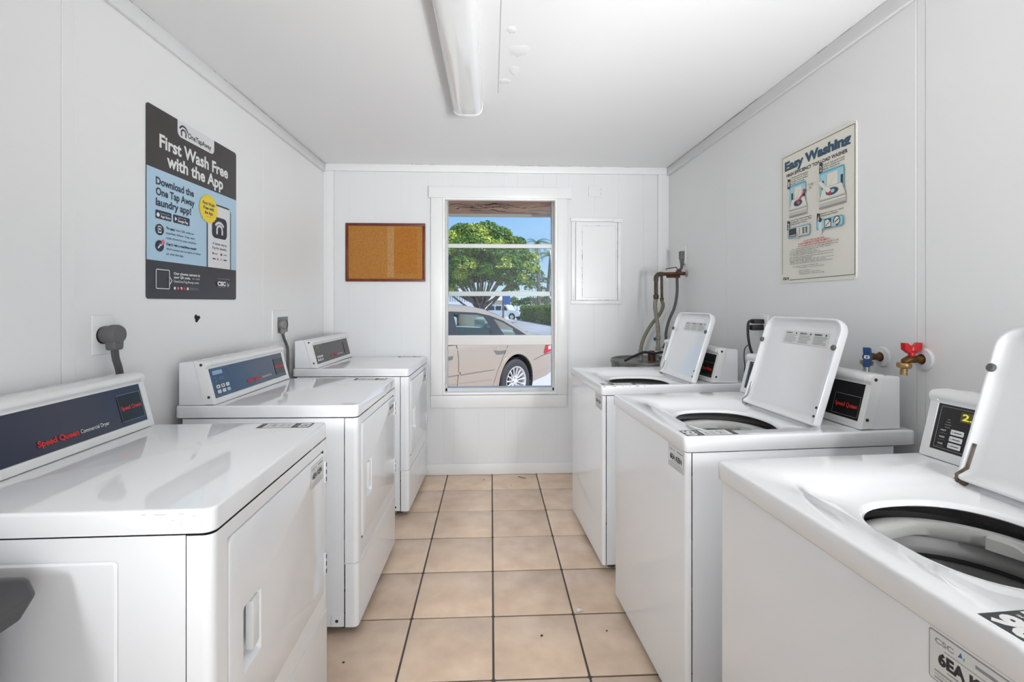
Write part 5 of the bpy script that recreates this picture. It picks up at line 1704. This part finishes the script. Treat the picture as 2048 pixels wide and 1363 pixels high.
# wheels
def wheel(wx, s_):
    c = (wx, s_ * 0.735, 0.325)
    ax = (0, s_, 0)
    g = G().lathe([(0.215, -0.02), (0.26, -0.02), (0.305, -0.005), (0.322, 0.02), (0.325, 0.06), (0.325, 0.12), (0.320, 0.145), (0.300, 0.165), (0.262, 0.172), (0.224, 0.166), (0.216, 0.155)], c, ax, 48, 0, False)
    tyre = g.build('tyre', 'tyre', car, smooth=40)
    g = G().lathe([(0.218, 0.150), (0.222, 0.160), (0.218, 0.166), (0.206, 0.162), (0.198, 0.140), (0.196, 0.03)], c, ax, 48, 0, False)
    g.lathe([(0.0005, 0.150), (0.030, 0.150), (0.036, 0.146), (0.072, 0.138), (0.078, 0.120), (0.078, 0.08)], c, ax, 28, 0, False)
    for k in range(15):
        a = 2 * PI * k / 15 + 0.1
        u = Vector((math.cos(a), 0, math.sin(a)))
        t = Vector((-math.sin(a), 0, math.cos(a)))
        n = Vector((0, s_, 0))
        C = Vector(c)
        sec = []
        for r0, wd, h in ((0.055, 0.008, 0.142), (0.12, 0.0085, 0.150), (0.17, 0.011, 0.154), (0.206, 0.016, 0.156)):
            sec.append([tuple(C + u * r0 + t * (w1 * wd) + n * (h + dh)) for w1, dh in ((-1, -0.02), (-0.7, -0.003), (0, 0.0), (0.7, -0.003), (1, -0.02))])
        g.loft(sec, False)
    rim = g.build('rim', 'rim', car, smooth=40)
    G().lathe([(0.0005, 0.04), (0.200, 0.04)], c, ax, 36, 0, False).build('brake_disc', 'tyre', car, recalc=False)
    g = G()
    for k in range(5):
        a = 2 * PI * k / 5
        g.lathe([(0.009, 0.130), (0.009, 0.149), (0.0005, 0.150)], (c[0] + 0.054 * math.cos(a), c[1], c[2] + 0.054 * math.sin(a)), ax, 8)
    o = g.build('wheel_nut', 'car_trim', car)
    o['kind'] = 'stuff'
for wx in (0.0, 2.82):
    for s_ in (1, -1):
        wheel(wx, s_)
# strips that lie on the body side: seams, mouldings
def side_strip(name, path, wz, proud, mk, s_=1, depth=0.004, dirz=False):
    g = G()
    P_ = []
    n = len(path)
    dense = []
    for (a, b) in zip(path[:-1], path[1:]):
        m_ = max(2, int(math.hypot(b[0] - a[0], b[1] - a[1]) / 0.06))
        dense += [(a[0] + (b[0] - a[0]) * i / m_, a[1] + (b[1] - a[1]) * i / m_) for i in range(m_)]
    dense.append(path[-1])
    rings = []
    for i, (x, z) in enumerate(dense):
        p, q = dense[max(i - 1, 0)], dense[min(i + 1, len(dense) - 1)]
        d = Vector((q[0] - p[0], q[1] - p[1])).normalized()
        nx, nz = -d.y * wz / 2, d.x * wz / 2
        rings.append([(x + k * nx, s_ * (side_y(x + k * nx, z + k * nz) + h), z + k * nz) for k, h in ((-1, -depth), (-0.9, proud), (0.9, proud), (1, -depth))])
    g.loft(rings, False)
    return g.build(name, mk, car, smooth=50)
for s_ in (1, -1):
    side_strip('door_seam', [(1.15, 0.925), (1.155, 0.70), (1.18, 0.40), (1.18, 0.24)], 0.010, 0.0012, 'car_seam', s_)
    side_strip('door_seam', [(0.155, 0.925), (0.18, 0.86), (0.30, 0.72), (0.43, 0.52), (0.50, 0.34), (0.52, 0.24)], 0.008, 0.0012, 'car_seam', s_)
    side_strip('door_seam', [(2.12, 0.90), (2.16, 0.7), (2.18, 0.24)], 0.008, 0.0012, 'car_seam', s_)
    side_strip('side_moulding', [(0.50, 0.575), (1.14, 0.577)], 0.032, 0.012, 'paint_car', s_)
    side_strip('side_moulding', [(1.17, 0.578), (2.12, 0.58)], 0.032, 0.012, 'paint_car', s_)
    side_strip('sill_line', [(0.52, 0.425), (1.16, 0.455), (2.1, 0.46)], 0.010, 0.004, 'paint_car', s_)
    side_strip('bumper_seam', [(-0.40, 0.60), (-0.62, 0.645), (-0.80, 0.665), (-1.05, 0.67)], 0.008, 0.0012, 'car_seam', s_)
    side_strip('bumper_crease', [(-0.42, 0.40), (-0.70, 0.43), (-1.02, 0.46)], 0.008, 0.003, 'paint_car', s_)
    for hx in (0.36, 1.36):
        yb = side_y(hx, 0.81)
        g = G()
        g.tube([(hx - 0.115, s_ * (yb + 0.002), 0.808), (hx - 0.10, s_ * (yb + 0.030), 0.812), (hx, s_ * (yb + 0.036), 0.814), (hx + 0.09, s_ * (yb + 0.030), 0.810), (hx + 0.115, s_ * (yb + 0.002), 0.806)], [0.010, 0.014, 0.0155, 0.014, 0.011], 10)
        dh = g.build('door_handle', 'paint_car', car)
        g = G()
        g.ball((hx, s_ * (yb - 0.005), 0.806), 0.045, 0, 16, 8, (1.1, 0.22, 0.9))
        g.build('handle_cup', 'paint_car', dh)
# tail lamps wrap the rear corner
for s_ in (1, -1):
    g = G()
    rows = []
    for x, zlo, zhi in ((-0.68, 0.675, 0.69), (-0.74, 0.672, 0.79), (-0.80, 0.69, 0.86), (-0.92, 0.70, 0.88), (-1.04, 0.71, 0.875)):
        rows.append([(x, s_ * (side_y(x, z) + 0.010), z) for z in (zlo, zlo + (zhi - zlo) * 0.33, zlo + (zhi - zlo) * 0.66, zhi)])
    g.loft(rows, False)
    tl = g.build('tail_lamp', 'tail', car, smooth=50)
    g = G()
    rows = []
    for x, zlo, zhi in ((-0.80, 0.725, 0.775), (-0.92, 0.728, 0.785), (-1.04, 0.735, 0.79)):
        rows.append([(x, s_ * (side_y(x, z) + 0.0125), z) for z in (zlo, zhi)])
    g.loft(rows, False)
    g.build('tail_lamp_lens', 'tailw', tl, smooth=50)
# greenhouse
def gy(z):
    return 0.845 - (z - 0.92) * 0.60
RAIL = [(2.22, 0.935), (2.00, 1.10), (1.75, 1.27), (1.60, 1.345), (1.40, 1.385), (0.97, 1.395), (0.53, 1.372), (0.27, 1.325), (0.03, 1.245), (-0.15, 1.145), (-0.36, 1.02), (-0.60, 0.962)]
def rail_off(i, k):
    """point of the roof rail moved inwards (towards the windows) by k"""
    p, q = RAIL[max(i - 1, 0)], RAIL[min(i + 1, len(RAIL) - 1)]
    d = Vector((q[0] - p[0], q[1] - p[1])).normalized()
    n = Vector((d.y, -d.x))
    if n.y > 0:
        n = -n
    x, z = RAIL[i]
    return (x + n.x * k, max(z + n.y * k, 0.925))
for s_ in (1, -1):
    g = G()
    rings = []
    for i, (x, z) in enumerate(RAIL):
        a = (x, s_ * gy(z) * 0.94, z + 0.020 if 2 < i < 9 else z + 0.012)
        b = (x, s_ * (gy(z) + 0.004), z)
        ix, iz = rail_off(i, 0.055 if i < 8 else 0.075)
        c = (ix, s_ * (gy(iz) + 0.006), iz)
        d = (ix, s_ * (gy(iz) - 0.02), iz)
        rings.append([a, b, c, d])
    g.loft(rings, False)
    g.build('roof_rail', 'paint_car', car, smooth=50)
    # dark door frames: strip below the rail, pillars
    g = G()
    rings = []
    for i in range(1, 11):
        o_ = rail_off(i, 0.050)
        n_ = rail_off(i, 0.082)
        rings.append([(o_[0], s_ * (gy(o_[1]) + 0.008), o_[1]), (n_[0], s_ * (gy(n_[1]) + 0.008), n_[1])])
    g.loft(rings, False)
    def fl(poly, off=0.009):
        return [(x, s_ * (gy(z) + off), z) for x, z in poly]
    for poly in ([(1.235, 0.93), (1.06, 0.93), (0.965, 1.345), (1.13, 1.345)], [(0.44, 0.93), (0.20, 0.93), (0.16, 1.00), (0.235, 1.23), (0.30, 1.285), (0.44, 1.285), (0.40, 1.20), (0.385, 1.10)], [(2.1, 0.925), (-0.40, 0.925), (-0.36, 0.955), (2.05, 0.955)], [(-0.12, 0.955), (-0.36, 0.955), (-0.10, 1.09), (-0.06, 1.05)]):
        g.add(fl(poly), [tuple(range(len(poly)))])
    g.build('door_frame', 'car_trim', car, smooth=0, recalc=False)
    for nm, poly in (('rear_door_glass', [(1.06, 0.955), (0.44, 0.955), (0.385, 1.10), (0.40, 1.20), (0.44, 1.27), (0.56, 1.315), (0.97, 1.345)]), ('front_door_glass', [(2.05, 0.955), (1.235, 0.955), (1.13, 1.345), (1.42, 1.34), (1.60, 1.28)]), ('quarter_glass', [(0.165, 0.99), (-0.22, 0.955), (-0.05, 1.06), (0.08, 1.15), (0.20, 1.215), (0.235, 1.21)])):
        G().add(fl(poly, 0.006), [tuple(range(len(poly)))]).build(nm, 'car_glass', car, smooth=0, recalc=False)
def cross(i, lift):
    x, z = RAIL[i]
    w = gy(z) * 0.94
    return [(x, w * math.cos(PI * k / 8), z + (0.020 if 2 < i < 9 else 0.012) + lift * math.sin(PI * k / 8)) for k in range(9)]
g = G()
g.loft([cross(i, 0.045) for i in range(3, 8)], False)
g.build('roof', 'paint_car', car, smooth=60)
g = G()
g.loft([cross(i, 0.05) for i in range(0, 4)], False)
g.build('windscreen', 'car_glass', car, smooth=60)
g = G()
g.loft([cross(i, 0.045) for i in range(7, 12)], False)
g.build('rear_window', 'car_glass', car, smooth=60)
# cabin: floor tub, seats, dash, wheel
G().box(-0.3, -0.80, 0.60, 2.1, 0.80, 0.66).build('cabin_floor', 'car_trim', car, smooth=0)
def seat(x, y, w, name, hs):
    st = G()
    st.rbox(x - 0.1, y - w, 0.62, x + 0.45, y + w, 0.80, 0.05, 3)
    st.rbox(x - 0.19, y - w, 0.72, x - 0.05, y + w, 1.10, 0.05, 3, fn=lambda a, b, c: (a - (c - 0.75) * 0.22, b, c))
    o = st.build(name, 'car_seat', car)
    for hy in hs:
        G().rbox(x - 0.33, hy - 0.13, 1.085, x - 0.21, hy + 0.13, 1.24, 0.04, 3).build('headrest', 'car_seat', o)
seat(1.35, 0.38, 0.26, 'front_seat', (0.38,))
seat(1.35, -0.38, 0.26, 'front_seat', (-0.38,))
seat(0.42, 0.0, 0.66, 'rear_seat', (0.36, -0.36))
G().rbox(1.85, -0.75, 0.72, 2.15, 0.75, 0.99, 0.05, 2).build('dashboard', 'car_seat', car)
g = G()
g.tube([(1.72, 0.38 + 0.19 * math.cos(2 * PI * i / 24), 0.95 + 0.19 * math.sin(2 * PI * i / 24)) for i in range(25)], 0.014, 8)
g.build('steering_wheel', 'car_trim', car)
G().rbox(-1.17, -0.26, 0.46, -1.15, 0.26, 0.58, 0.004, 1).build('number_plate', 'suv', car)

# ---------------------------------------------------------------- white sport utility vehicle further off
sb = at(1011, 639, 57)
suv = thing('car', 'white boxy sport utility vehicle parked far off beside the green hedge', 'car', (sb.x, sb.y, sb.z), math.radians(-32))
prof = [(-2.25, 0.55), (-2.30, 0.80), (-2.22, 1.05), (-2.05, 1.72), (-1.9, 1.80), (0.35, 1.80), (0.55, 1.74), (1.05, 1.18), (2.15, 1.08), (2.32, 0.95), (2.36, 0.55), (2.1, 0.42), (-2.0, 0.42)]
g = G()
def sy(z):
    return 0.93 if z < 1.1 else 0.93 - (z - 1.1) * 0.28
n = len(prof)
g.add([(x, sy(z), z) for x, z in prof] + [(x, -sy(z), z) for x, z in prof], [tuple(range(n)), tuple(range(2 * n - 1, n - 1, -1))] + [(i, (i + 1) % n, n + (i + 1) % n, n + i) for i in range(n)])
g.build('body', 'suv', suv, smooth=20)
for s_ in (1, -1):
    for poly in ([(-1.92, 1.16), (-1.80, 1.66), (-1.10, 1.66), (-1.02, 1.16)], [(-0.85, 1.16), (-0.92, 1.66), (-0.12, 1.66), (-0.10, 1.16)], [(0.05, 1.16), (0.03, 1.66), (0.42, 1.66), (0.82, 1.16)]):
        G().add([(x, s_ * (sy(z) + 0.012), z) for x, z in poly], [(0, 1, 2, 3)]).build('window', 'car_glass_dark', suv, smooth=0, recalc=False)
    for wx in (-1.42, 1.40):
        G().lathe([(0.0005, 0.80), (0.44, 0.80), (0.44, 0.945)], (wx, 0, 0.42), (0, s_, 0), 24).build('wheel_arch', 'car_trim', suv)
        w_ = G().lathe([(0.2, 0.72), (0.36, 0.72), (0.38, 0.75), (0.38, 0.93), (0.36, 0.965), (0.24, 0.965), (0.22, 0.95), (0.0005, 0.95)], (wx, 0, 0.38), (0, s_, 0), 24).build('wheel', 'tyre', suv)
        G().lathe([(0.23, 0.955), (0.0005, 0.975)], (wx, 0, 0.38), (0, s_, 0), 14).build('rim', 'rim', w_)
G().add([(-2.268, -0.72, 1.14), (-2.268, 0.72, 1.14), (-2.10, 0.62, 1.66), (-2.10, -0.62, 1.66)], [(0, 1, 2, 3)]).build('rear_window', 'car_glass_dark', suv, smooth=0)
for y in (0.84, -0.84):
    G().rbox(-2.34, y - 0.07, 0.78, -2.26, y + 0.07, 1.05, 0.01, 1).build('tail_lamp', 'tail', suv)

# ---------------------------------------------------------------- planting
def leaf_mesh(name, pts, nrm, size, mk, parent, jit=0.7, aspect=0.55, up=0.25):
    n = len(pts)
    pts, nrm = np.asarray(pts), np.asarray(nrm)
    d = nrm + RNG.normal(0, jit, (n, 3))
    d[:, 2] += up
    d /= np.linalg.norm(d, axis=1, keepdims=True) + 1e-9
    r = RNG.normal(0, 1, (n, 3))
    u = np.cross(d, r)
    u /= np.linalg.norm(u, axis=1, keepdims=True) + 1e-9
    v = np.cross(d, u)
    s = size * RNG.uniform(0.65, 1.35, (n, 1))
    q = np.stack([pts - u * s, pts + v * s * aspect, pts + u * s, pts - v * s * aspect], 1).reshape(-1, 3)
    me = bpy.data.meshes.new(name)
    me.vertices.add(4 * n)
    me.vertices.foreach_set('co', q.ravel())
    me.loops.add(4 * n)
    me.loops.foreach_set('vertex_index', np.arange(4 * n))
    me.polygons.add(n)
    me.polygons.foreach_set('loop_start', np.arange(0, 4 * n, 4))
    me.update(calc_edges=True)
    me.materials.append(M[mk])
    o = bpy.data.objects.new(name, me)
    COL.objects.link(o)
    o.parent = parent
    o['kind'] = 'stuff'
    return o


def crown(clumps, per, size, mk, parent, name='foliage', jit=0.7):
    P_, N_ = [], []
    for (c, r) in clumps:
        k = int(per * r * r)
        d = RNG.normal(0, 1, (k, 3))
        d /= np.linalg.norm(d, axis=1, keepdims=True)
        d[:, 2] = np.where(d[:, 2] < -0.35, -d[:, 2], d[:, 2])
        rad = r * RNG.uniform(0.72, 1.06, (k, 1))
        P_.append(np.array(c) + d * rad * np.array([1, 1, 0.8]))
        N_.append(d)
    return leaf_mesh(name, np.concatenate(P_), np.concatenate(N_), size, mk, parent, jit)


def tree(label, base, trunk_h, crown_pts, per, size, mk, seed):
    random.seed(seed)
    t = thing('tree', label, 'tree', tuple(base))
    g = G()
    for (c, r) in crown_pts:
        cv = Vector(c)
        if cv.z < trunk_h * 1.75 + 0.4 and cv.x > 1.0:
            continue
        st_ = Vector((random.uniform(-0.12, 0.12), random.uniform(-0.12, 0.12), trunk_h * random.uniform(0.35, 0.8)))
        mid = st_.lerp(cv, 0.5) + Vector((0, 0, -0.12 * r))
        g.tube(curve_pts([st_, mid, cv], 4), [0.10 - 0.09 * i / 8 for i in range(9)], 7)
    g.build('branches', 'bark', t)
    G().tube([(0, 0, -0.3), (0.02, 0, trunk_h * 0.3), (0, 0.02, trunk_h)], [0.42, 0.30, 0.24], 12).build('trunk', 'bark', t)
    crown(crown_pts, per, size, mk, t)
    return t

TD = 33.0
tb = at(962, 605, TD)
tb.z = ground_z(tb.y)
cl = []
random.seed(5)
def cpt(px, py, dd, r):
    p = at(px, py, TD + dd) - tb
    return ((p.x, p.y, p.z), r)
for (px, py, dd, r) in ((905, 480, 0, 0.9), (925, 468, 0.4, 0.95), (950, 470, 0, 1.0), (975, 464, 0.6, 0.95), (1000, 474, 0.2, 0.9), (1022, 488, 0.5, 0.75), (1040, 484, 1.2, 0.45), (895, 505, -0.5, 1.0), (925, 500, -1.2, 1.1), (960, 497, -1.4, 1.2), (1000, 505, -1.0, 1.1), (1035, 510, -0.3, 0.9), (1058, 520, 0.2, 0.7), (900, 535, -0.6, 1.1), (930, 530, -1.5, 1.0), (1015, 530, -1.2, 1.0), (1045, 540, -0.4, 0.85), (1066, 540, 0.3, 0.55), (895, 563, -0.3, 0.85), (920, 566, -0.6, 0.7), (1035, 562, -0.5, 0.8), (1055, 566, 0.4, 0.6), (1012, 566, 0.9, 0.6), (965, 530, 1.8, 1.3), (985, 555, 1.5, 0.8), (945, 560, 1.5, 0.7), (870, 500, 0, 1.1), (850, 530, 0.3, 1.1), (868, 560, 0.2, 0.8), (950, 520, -0.2, 0.9), (940, 546, -0.8, 0.9), (975, 543, -1.0, 0.9), (1000, 550, -0.6, 0.8), (915, 552, -1.0, 0.9), (900, 580, 0.0, 0.55), (966, 560, 0.8, 0.6), (1025, 578, 0.2, 0.5), (930, 572, 1.0, 0.5)):
    cl.append(cpt(px, py, dd, r))
tree('big spreading green tree with pale branching trunk, filling the window', tb, 1.5, cl, 1250, 0.10, 'leaf', 3)
# extra pale stems low in the crown
# palms
def palm(label, px, py, depth, crown_r, lean, nf, seed):
    random.seed(seed)
    top = at(px, py, depth)
    bz = ground_z(top.y)
    h = top.z - bz
    t = thing('palm_tree', label, 'palm', (top.x + lean, top.y, bz))
    G().tube(curve_pts([(0, 0, -0.2), (-lean * 0.15, 0, h * 0.4), (-lean * 0.6, 0, h * 0.75), (-lean, 0, h)], 5), [0.24 - 0.11 * i / 15 for i in range(16)], 9).build('trunk', 'palm_bark', t)
    tv = Vector((-lean, 0, h))
    for k in range(nf):
        a = 2 * PI * k / nf + random.uniform(-0.2, 0.2)
        e = random.uniform(-0.35, 1.1)
        L_ = crown_r * random.uniform(0.8, 1.1)
        pts_ = []
        for i in range(9):
            s_ = i / 8
            rr_ = L_ * s_ * math.cos(e * (1 - s_ * 0.5))
            zz = L_ * (math.sin(e) * s_ - 0.75 * s_ * s_)
            pts_.append(tv + Vector((math.cos(a) * rr_, math.sin(a) * rr_, zz)))
        g = G()
        for i in range(8):
            p, q = pts_[i], pts_[i + 1]
            d = (q - p).normalized()
            sd = d.cross(Vector((0, 0, 1))).normalized()
            for s_ in (-1, 1):
                for j in range(2):
                    o_ = p.lerp(q, j / 2)
                    w_ = 0.30 * crown_r / 1.6 * (1 - abs((i + j / 2) / 8 - 0.4))
                    tip = o_ + sd * s_ * w_ + d * w_ * 0.8 + Vector((0, 0, -w_ * 0.55))
                    g.add([tuple(o_), tuple(o_ + d * 0.07), tuple(tip)], [(0, 1, 2)])
        g.tube([tuple(p) for p in pts_], [0.025 - 0.002 * i for i in range(9)], 4)
        g.build('frond', 'frond', t, smooth=0, recalc=False)
    return t
palm('tall slim palm tree right of the big green tree', 1073, 486, 47, 1.75, 0.25, 16, 21)
palm('leaning palm tree at the right edge of the window view', 1101, 512, 54, 2.2, -0.35, 16, 22)
# small leafy tree below the palms
sb_ = at(1073, 605, 58)
sb_.z = ground_z(sb_.y)
tree('small leafy tree at the foot of the slim palm', sb_, 1.6, [(tuple(p - sb_), r) for p, r in ((at(1060, 558, 58), 0.7), (at(1075, 550, 58.4), 0.85), (at(1086, 562, 58), 0.7), (at(1070, 573, 57.6), 0.75), (at(1084, 580, 58.5), 0.6), (at(1056, 577, 58.4), 0.55))], 500, 0.11, 'leaf2', 5)

# hedge beside the road
ha, hb = at(1040, 638, 40), at(1128, 653, 28)
hg = thing('hedge', 'clipped green hedge along the road at the right of the window view', 'hedge', (ha.x, ha.y, 0))
dirv = Vector((hb.x - ha.x, hb.y - ha.y, 0))
Lh = dirv.length
dirv.normalize()
nv = Vector((dirv.y, -dirv.x, 0))
if nv.y > 0:
    nv = -nv
z0a, z0b = ha.z, hb.z
top_a, top_b = at(1040, 612, 40).z, at(1128, 612, 28).z
P_, N_ = [], []
g = G()
rings = []
for t_ in (0.0, 1.0):
    o_ = dirv * Lh * t_
    zb_, zt_ = z0a + (z0b - z0a) * t_, top_a + (top_b - top_a) * t_ - 0.12
    rings.append([tuple(o_ + nv * -0.08 + Vector((0, 0, zb_))), tuple(o_ - nv * 1.3 + Vector((0, 0, zb_))), tuple(o_ - nv * 1.3 + Vector((0, 0, zt_))), tuple(o_ + nv * -0.08 + Vector((0, 0, zt_)))])
g.loft(rings, True, True, True)
M['hedge_core'] = mat('hedge_core', (0.02, 0.028, 0.01), 0.9)
g.build('core', 'hedge_core', hg, smooth=0)
for i in range(6000):
    t_ = random.random()
    o_ = dirv * Lh * t_
    zb_, zt_ = z0a + (z0b - z0a) * t_, top_a + (top_b - top_a) * t_
    if random.random() < 0.6:
        P_.append(o_ + nv * random.uniform(-0.10, 0.06) + Vector((0, 0, random.uniform(zb_, zt_))))
        N_.append(nv)
    else:
        P_.append(o_ - nv * random.uniform(0, 1.3) + Vector((0, 0, zt_ + random.uniform(-0.10, 0.08))))
        N_.append(Vector((0, 0, 1)))
leaf_mesh('foliage', [tuple(p) for p in P_], [tuple(p) for p in N_], 0.075, 'hedge_l', hg, 0.6)

# kerb strip between hedge and road
g = G()
ka, kb, kc, kd = at(985, 641, 44), at(1128, 662, 24), at(1128, 655, 27.5), at(1020, 638, 43)
g.add([tuple(ka), tuple(kb), tuple(kb + Vector((0, 0, -0.14))), tuple(ka + Vector((0, 0, -0.14))), tuple(kd + Vector((0, 0, 0.02))), tuple(kc + Vector((0, 0, 0.02)))], [(0, 1, 2, 3), (0, 4, 5, 1)])
struct(g.build('kerb', 'kerb', smooth=0))

# bushes along the far side
def bush(label, pts, depth, mk, seed, per=420, size=0.11):
    random.seed(seed)
    b0 = at(pts[0][0], 612, depth)
    bz = ground_z(b0.y)
    t = thing('bush', label, 'bush', (b0.x, b0.y, bz))
    crown([(tuple(at(px, py, depth + dd) - Vector((b0.x, b0.y, bz))), r) for px, py, dd, r in pts], per, size, mk, t)
    g = G()
    for px, py, dd, r in pts:
        p = at(px, py, depth + dd) - Vector((b0.x, b0.y, bz))
        g.tube([(p.x, p.y, 0), (p.x, p.y, p.z)], [0.06, 0.03], 5)
    g.build('stems', 'bark', t)
bush('round bush far away left of the two palm trunks', [(1022, 606, 0, 0.9), (1034, 609, 0.5, 0.8), (1028, 600, 0.5, 0.6)], 62, 'leaf2', 31)
bush('dark bush far away between the two palm trunks', [(1050, 606, 0, 0.9), (1062, 604, 0.5, 0.9), (1044, 609, 0.4, 0.6)], 60, 'leaf2', 32)
bush('low green bush far away at the foot of the leaning palm', [(1078, 604, 0, 0.9), (1090, 602, 0.5, 0.9), (1100, 607, 0.4, 0.8)], 68, 'leaf2', 33)

# ---------------------------------------------------------------- buildings far off
def building(label, px0, px1, py0, py1, depth, wall_k, roof_k, roof_h=1.0):
    a, b = at(px0, py1, depth), at(px1, py1, depth)
    top = at(px0, py0, depth).z
    bz = ground_z(a.y) - 0.3
    t = thing('building', label, 'building', ((a.x + b.x) / 2, a.y, bz))
    w = (b.x - a.x) / 2
    h = top - bz
    G().box(-w, 0, 0, w, 7, h).build('walls', wall_k, t, smooth=0)
    g = G()
    g.add([(-w - 0.3, -0.4, h), (w + 0.3, -0.4, h), (w + 0.3, 7.4, h), (-w - 0.3, 7.4, h), (-w * 0.7, 3, h + roof_h), (w * 0.7, 3, h + roof_h), (w * 0.7, 4, h + roof_h), (-w * 0.7, 4, h + roof_h)], [(0, 1, 5, 4), (1, 2, 6, 5), (2, 3, 7, 6), (3, 0, 4, 7), (4, 5, 6, 7), (0, 3, 2, 1)])
    g.build('roof', roof_k, t, smooth=0)
    return t, w, h
bA, wA, hA = building('white house with a balustraded terrace, far left behind the tree trunk', 860, 948, 590, 612, 66, 'whitebuild', 'roofpale', 0.9)
terr = at(900, 603, 62)
tz = at(900, 604, 62).z
ob = Vector((at(862, 604, 62).x, terr.y, tz))
bal = thing('balustrade', 'white terrace balustrade in front of the far white house', 'balustrade', tuple(ob))
Lb = at(938, 604, 62).x - ob.x
G().box(0, 0, -2.6, Lb, 0.3, 0.0).build('plinth', 'whitebuild', bal, smooth=0)
G().rbox(0, 0, 0.88, Lb, 0.25, 1.02, 0.02, 1).build('hand_rail', 'whitebuild', bal)
nb = 16
proto = None
for i in range(nb):
    x = Lb * (i + 0.5) / nb
    if proto is None:
        o = G().lathe([(0.09, 0), (0.09, 0.06), (0.05, 0.12), (0.11, 0.32), (0.05, 0.66), (0.09, 0.80), (0.09, 0.88)], (0, 0.12, 0), (0, 0, 1), 8).build('baluster', 'whitebuild', bal)
        proto = o
    else:
        o = proto.copy()
        COL.objects.link(o)
        o.parent = bal
    o.location = (x, 0, 0)
building('low cream building far away behind the white vehicle', 985, 1012, 600, 612, 74, 'creambuild', 'roofpale', 0.8)
building('pale building far away behind the right hand palms', 1084, 1112, 597, 612, 72, 'whitebuild', 'roofpale', 0.8)
sg = at(1014, 597, 52)
sgn_ = thing('sign', 'plain blue sign board on a post, far away above the white vehicle', 'sign', (sg.x, sg.y, ground_z(sg.y)))
hz = sg.z - ground_z(sg.y)
G().rbox(-0.36, -0.05, hz - 0.62, 0.36, 0.05, hz + 0.62, 0.02, 1).build('board', 'signblue', sgn_)
G().tube([(-0.42, 0, 0), (-0.42, 0, hz + 0.55)], 0.10, 8).build('post', 'palm_bark', sgn_)
